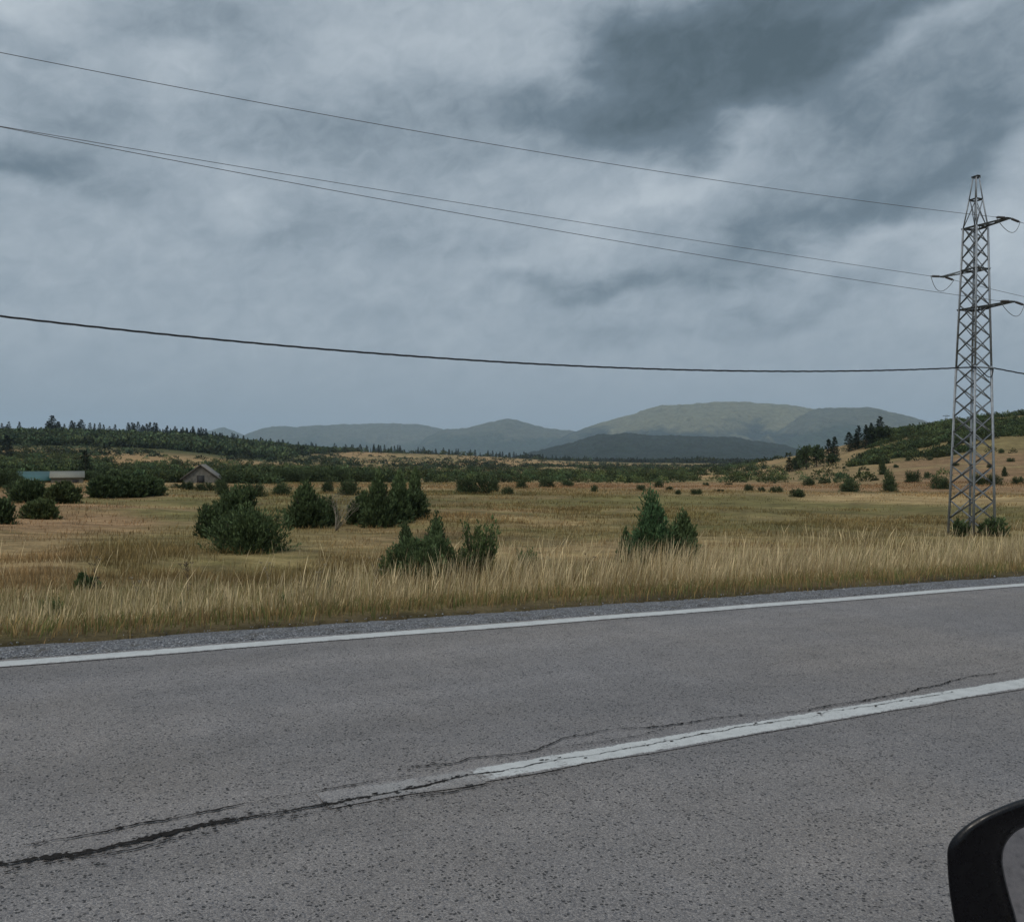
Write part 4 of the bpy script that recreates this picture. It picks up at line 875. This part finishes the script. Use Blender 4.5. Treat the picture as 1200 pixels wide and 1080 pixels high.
# crossarms with strain insulators and jumper loops; attachment points for the wires
ATT = {}
for key, rowy, side, reach in (('top', 267, 1, 1.10), ('mid', 316, -1, 1.16), ('low', 362, 1, 1.24)):
    z0 = zc(rowy); h0 = hw(z0); tipb = side*(h0+reach); zt = z0+.02
    tip = T3(0, tipb, zt); pr_ = []
    for s in (-1, 1):
        pr_ += beam(T3(s*h0, -side*h0*1.25, z0), T3(s*.06, tipb, zt), .056)
    for i in range(5):
        t0, t1 = i/5, (i+1)/5; b0 = -side*h0*1.25+(tipb+side*h0*1.25)*t0; b1 = -side*h0*1.25+(tipb+side*h0*1.25)*t1; s = 1 if i % 2 else -1
        a0 = h0*(1-t0)+.06*t0; a1 = h0*(1-t1)+.06*t1; pr_ += beam(T3(s*a0, b0, z0), T3(-s*a1, b1, z0+.01), .035)
    pr_ += beam(T3(-.13, tipb, zt), T3(.13, tipb, zt), .06)
    part('crossarm', pr_, M_steel2)
    ends = []
    for s in (-1, 1):
        p0 = T3(s*.12, tipb, zt); p1 = T3(s*.62, tipb, zt-.05-(.04 if s > 0 else -.02)); pts = []; rad = []
        nsh = 7
        for j in range(nsh*4+1):
            t = .12+.76*j/(nsh*4); pts.append(p0+(p1-p0)*t); rad.append([.020, .046, .046, .022][j % 4])
        part('insulator', [tube(pts, rad, 10), tube([p0, p0+(p1-p0)*.14], [.018, .018], 6), tube([p0+(p1-p0)*.86, p1], [.018, .022], 6)], M_glass); ends.append(p1)
    pts = [ends[0]*(1-t)+ends[1]*t-np.array([0, 0, (.50)*(1-(2*t-1)**2)])+np.array([E2[0], E2[1], 0])*side*.12*math.sin(t*3.14) for t in np.linspace(0, 1, 17)]
    part('jumper_loop', [tube(pts, [.011]*17, 6)], M_wire)
    ATT[key] = ends
zcab = zc(432)
cabL = T3(-hw(zcab)-.04, hw(zcab)+.06, zcab); cabR = T3(hw(zcab)+.04, hw(zcab)+.06, zcab+.0)
pts = [cabL*(1-t)+cabR*t-np.array([0, 0, .62*math.sin(t*3.14)*t]) + np.array([E1[0], E1[1], 0])*.22*math.sin(t*3.14)*t for t in np.linspace(0, 1, 17)]
part('cable_loop', [tube(pts, [.018]*17, 6)], M_cable)
part('cable_clamp', [tube([T3(-hw(zcab)-.06, hw(zcab)+.06, zcab), T3(hw(zcab)+.06, hw(zcab)+.06, zcab)], [.03, .03], 6)], M_steel2)

def wire(att, obs, t_far, rad, m_, lab, grp, sgn=-1, twist=0.):
    rows, rhs = [], []
    for px, py in obs:
        u = (px-600)/F; t = (u*att[1]-att[0])/(E1[0]-u*E1[1]); D = att[1]+E1[1]*t
        rows.append([t, t*t]); rhs.append((540-py)/F*D+CAMH-att[2])
    if not obs: cf = [-.10, .0010]
    else: cf = np.linalg.lstsq(np.array(rows), np.array(rhs), rcond=None)[0]
    ts = np.linspace(0, t_far, 110)
    P = np.stack([att[0]+E1[0]*ts, att[1]+E1[1]*ts, att[2]+cf[0]*ts+cf[1]*ts*ts], -1)
    nm = 'power_cable' if twist else 'power_line'
    if twist:   # bundle of twisted conductors
        ts2 = np.linspace(0, t_far, 1400); P2 = np.stack([np.interp(ts2, ts if t_far > 0 else ts, P[:, i]) if t_far > 0 else np.interp(-ts2, -ts, P[:, i]) for i in range(3)], -1)
        prim = []
        for k in range(3):
            ph = ts2/1.6*6.283+k*2.094; o = np.stack([-E1[1]*np.cos(ph), E1[0]*np.cos(ph), np.sin(ph)], -1)*rad*.62; prim.append(tube(P2+o, [rad*.6]*len(P2), 5))
    else: prim = [tube(P, [rad]*len(P), 6)]
    V, Q = join(prim)
    obj(nm, mesh_np(nm, V-att, Q, smooth=True, mat=m_), loc=tuple(att), label=lab, cat='cable' if twist else 'wire', group=grp)
G_ = 'overhead wires strung from the pylon'
wire(ATT['top'][0], [(0,62),(300,120),(600,171),(900,222)], -75, .0082, M_wire, 'highest thin overhead wire running left from the top crossarm', G_)
wire(ATT['mid'][0], [(0,146),(300,201),(600,249),(1000,305)], -75, .0082, M_wire, 'thin overhead wire running left from the middle crossarm', G_)
wire(ATT['low'][0], [(0,149),(300,206),(600,261),(1000,328)], -75, .0082, M_wire, 'thin overhead wire running left from the lowest crossarm', G_)
wire(cabL, [(0,371),(200,391),(400,411),(600,426),(850,434),(1000,434)], -75, .024, M_cable, 'thick black twisted cable running left from the pylon', G_, twist=1)
wire(ATT['top'][1], [], 80, .0082, M_wire, 'short bit of thin wire leaving the top crossarm to the right edge', G_)
wire(ATT['mid'][1], [], 80, .0082, M_wire, 'thin wire running right from behind the pylon at middle crossarm height', G_)
wire(ATT['low'][1], [], 80, .0082, M_wire, 'short bit of thin wire leaving the lowest crossarm to the right edge', G_)
wire(cabR, [], 80, .024, M_cable, 'thick black cable dropping right from the pylon to the right edge', G_, twist=1)

# ------------------------------------------------------------------ buildings
M_stone = simple('grey_stone_wall', (.125, .12, .105), .95, nscale=3, namt=.4, bumpd=.05)
M_roofg = simple('weathered_board_roof', (.13, .12, .105), .9, nscale=4, namt=.4)
M_teal = simple('teal_sheet_roof', (.015, .070, .066), .5, nscale=2, namt=.2)
M_pale = simple('pale_render', (.14, .13, .10), .9, nscale=2, namt=.2)
M_dark = simple('dark_opening', (.02, .02, .02), .8)
M_white = simple('white_wall', (.7, .7, .68), .8)
def box(x0, x1, y0, y1, z0, z1):
    V = np.array([[x, y, z] for z in (z0, z1) for y in (y0, y1) for x in (x0, x1)], float)
    return V, np.array([[0,2,3,1],[4,5,7,6],[0,1,5,4],[2,6,7,3],[0,4,6,2],[1,3,7,5]])
def gable(parent, L, Wd, hw_, hr, mw, mr, ov=.25, axis='x'):
    """walls with gables, two thick roof slabs; ridge along x"""
    V = np.array([[-L/2,-Wd/2,0],[L/2,-Wd/2,0],[L/2,Wd/2,0],[-L/2,Wd/2,0],[-L/2,-Wd/2,hw_],[L/2,-Wd/2,hw_],[L/2,Wd/2,hw_],[-L/2,Wd/2,hw_],[-L/2,0,hr],[L/2,0,hr]])
    me = bpy.data.meshes.new('wall'); me.from_pydata([tuple(v) for v in V], [], [(0,1,5,4),(2,3,7,6),(1,2,6,9,5),(3,0,4,8,7),(4,5,9,8),(7,8,9,6),(0,3,2,1)]); me.materials.append(mw); obj('wall', me, parent)
    sl = (hr-hw_)/(Wd/2)
    for s in (-1, 1):
        p = np.array([[-L/2-ov, 0, hr+.03], [L/2+ov, 0, hr+.03], [L/2+ov, s*(Wd/2+ov), hw_-sl*ov+.03], [-L/2-ov, s*(Wd/2+ov), hw_-sl*ov+.03]])
        obj('roof_slope', mesh_np('roof_slope', np.concatenate([p, p+[0, 0, .10]]), np.array([[0,3,2,1],[4,5,6,7],[0,1,5,4],[1,2,6,5],[2,3,7,6],[3,0,4,7]]), mat=mr), parent)
def bplace(px, r, sink): x, y = pr(px, r); return (float(x), float(y), float(H(x, y))-sink)
hut = obj('stone_hut', None, loc=bplace(238, 110, .5), rz=R_(103), label='small grey stone hut with a gable roof among the shrubs', cat='hut')
gable(hut, 5.0, 3.8, 1.1, 2.55, M_stone, M_roofg, .3)
obj('door', mesh_np('door', *box(-2.56, -2.51, -.4, .4, .3, 1.4), mat=M_dark), hut)
sh = obj('shed', None, loc=bplace(45, 110, .75), rz=R_(24), label='low shed with a long teal sheet metal roof near the left edge', cat='shed')
gable(sh, 4.4, 4.2, 1.0, 1.85, M_pale, M_teal, .2)
obj('door', mesh_np('door', *box(-.4, .5, -2.13, -2.09, .2, .95), mat=M_dark), sh)
sh2 = obj('shed', None, loc=bplace(79, 108, .65), rz=R_(26), label='low shed with pale walls and pale roof right of the teal roof', cat='shed')
gable(sh2, 3.1, 3.8, 1.2, 1.8, M_pale, simple('pale_sheet_roof', (.17, .16, .125), .7), .15)
obj('window', mesh_np('window', *box(.5, 1.1, -1.93, -1.89, .55, 1.0), mat=M_dark), sh2)
for px, r, sz_, lab in ((866, 3100, 10, 'tiny white house at the foot of the dark forested hill'), (752, 3300, 7, 'tiny pale house on the far plain below the forested hill'), (829, 2600, 6, 'tiny pale farm building on the far plain')):
    hx = obj('farm_house', None, loc=bplace(px, r, .3), rz=.3, label=lab, cat='house'); gable(hx, sz_*1.5, sz_, sz_*.55, sz_, M_white, M_pale if px != 829 else M_roofg, .3)
    for q in (-1, 1): obj('window', mesh_np('window', *box(q*sz_*.4-.5, q*sz_*.4+.5, -sz_/2-.06, -sz_/2-.02, sz_*.2, sz_*.38), mat=M_dark), hx)
# distant T-shaped pylon on the right ridge
x, y, z = bplace(1109, 318, .2)
pd = obj('power_pylon', None, loc=(x, y, z), rz=.2, label='tiny distant pylon on the skyline of the right hill', cat='pylon')
pr_ = []
for s in (-1, 1):
    pr_ += beam([s*.5, 0, 0], [s*.25, 0, 3.3], .10)
for i in range(5): pr_ += beam([-.5+.05*i, 0, i*.66], [.45-.05*i, 0, (i+1)*.66], .06)
V, Q = join(pr_); obj('mast', mesh_np('mast', V, Q, mat=M_steel2), pd)
V, Q = join(beam([-1.3, 0, 3.2], [1.3, 0, 3.2], .14)+beam([-1.3, 0, 3.2], [0, 0, 3.55], .07)+beam([1.3, 0, 3.2], [0, 0, 3.55], .07)); obj('crossarm', mesh_np('crossarm', V, Q, mat=M_steel2), pd)

# ------------------------------------------------------------------ the car's wing mirror
mblk, k, p, o_ = mat('black_gloss_plastic'); k.put(p.inputs['Base Color'], (.003, .003, .0045, 1)); k.put(p.inputs['Roughness'], k.mapr(k.noise(k.new('ShaderNodeTexCoord').outputs['Object'], 120., 4, .7), .4, .75, .22, .5)); k.put(p.inputs['Specular IOR Level'], .28)
msil, k, p, o_ = mat('silver_blue_paint'); k.put(p.inputs['Base Color'], (.20, .23, .27, 1)); k.put(p.inputs['Roughness'], .3); k.put(p.inputs['Metallic'], .5); k.put(p.inputs['Coat Weight'], .5)
mmir, k, p, o_ = mat('mirror_glass'); k.put(p.inputs['Base Color'], (.62, .62, .66, 1)); k.put(p.inputs['Metallic'], 1.0); k.put(p.inputs['Roughness'], .03)
def closed(pts, n):   # smooth closed curve through points (Catmull-Rom)
    P = np.array(pts, float); m = len(P); out = []
    for i in range(m):
        p0, p1, p2, p3 = P[i-1], P[i], P[(i+1) % m], P[(i+2) % m]
        for t in np.arange(n)/n: out.append(.5*((2*p1)+(-p0+p2)*t+(2*p0-5*p1+4*p2-p3)*t*t+(-p0+3*p1-3*p2+p3)*t**3))
    return np.array(out)
MD = .75; mmpx = MD/F
OUT = closed([(1108,1008),(1110,989),(1120,975),(1136,962),(1160,949),(1200,934),(1260,922),(1340,919),(1400,934),(1418,980),(1412,1060),(1390,1120),(1330,1152),(1220,1160),(1150,1146),(1124,1108),(1112,1055)], 8)
INN = closed([(1172,1006),(1175,990),(1184,977),(1197,968),(1222,960),(1258,953),(1320,950),(1370,965),(1382,1000),(1378,1060),(1352,1108),(1280,1126),(1225,1120),(1196,1095),(1186,1068),(1178,1040),(1174,1022)], 8)
def local(P2): return np.stack([(P2[:, 0]-600)*mmpx, np.zeros(len(P2)), (540-P2[:, 1])*mmpx+CAMH], -1)
o3, i3 = local(OUT), local(INN); cen = o3.mean(0)
def ring(P, k, dy): q = cen+(P-cen)*k; q[:, 0] += dy*.62; q[:, 2] -= dy*.42; q[:, 1] = MD+dy; return q
def rings(rs_, close=None):
    n = len(rs_[0]); V = np.concatenate(rs_); Q = []
    for i in range(len(rs_)-1):
        for j in range(n): Q.append([i*n+j, i*n+(j+1) % n, (i+1)*n+(j+1) % n, (i+1)*n+j])
    return V, np.array(Q)
mir = obj('side_mirror', None, loc=tuple(cen+np.array([0, MD, 0])), label='black side mirror of a car cut by the lower right corner', cat='mirror')
def mp(name, VQ, m_, T=None):
    o = obj(name, mesh_np(name, VQ[0]-cen-np.array([0, MD, 0]), VQ[1], smooth=True, mat=m_), mir); return o
prof = [(1.0, .030), (.999, .014), (.99, .004), (.965, -.0015)]
rr_ = [ring(o3, k_, dy) for k_, dy in prof]
for t in (.25, .5, .75, 1.0):
    q = ring(o3, .965, -.0015)*(1-t)+ring(i3, 1.0, .006)*t; q[:, 1] = MD-.0015+.0075*t**2.2; rr_.append(q)
rr_.append(ring(i3, .995, .022))
mp('housing', rings(rr_), mblk)
back = [ring(o3, k_, dy) for k_, dy in ((.9985, .0295), (1.008, .034), (1.005, .055), (.93, .085), (.78, .112), (.5, .130), (.2, .136), (.02, .137))]
cv_o = mp('cover', rings(back), mblk); cv_o.data.materials.append(msil)
for pl in cv_o.data.polygons:
    if pl.center[2] < -.035: pl.material_index = 1
gl = [ring(i3, k_, .0155) for k_ in (1.0, .7, .4, .1, .01)]
mo = mp('mirror_glass', rings(gl), mmir)
rim = [ring(i3, k_, dy) for k_, dy in ((.992, .008), (.984, .0125), (.975, .0150))]
mp('glass_trim', rings(rim), simple('dark_grey_trim', (.035, .035, .04), .5))
ax0 = cen+np.array([.10, MD+.07, -.03]); mp('arm', tube([ax0, ax0+[.08, .01, -.035], ax0+[.20, -.03, -.06]], [.035, .03, .045], 14), mblk)

# ------------------------------------------------------------------ haze
V, Q = box(-15500, 15500, -15500, 15500, -420, 760)
mh = bpy.data.materials.new('haze'); mh.use_nodes = True; mh.node_tree.nodes.clear(); k = NT(mh.node_tree)
pv = k.new('ShaderNodeVolumePrincipled'); ov_ = k.new('ShaderNodeOutputMaterial'); k.l.new(pv.outputs[0], ov_.inputs['Volume'])
k.put(pv.inputs['Color'], (.68, .84, 1.0, 1)); k.put(pv.inputs['Density'], 6.2e-5); k.put(pv.inputs['Anisotropy'], .2)
hz = obj('haze', mesh_np('haze', V, Q, mat=mh), label='pale blue haze filling the valley air', cat='haze', kind='stuff')
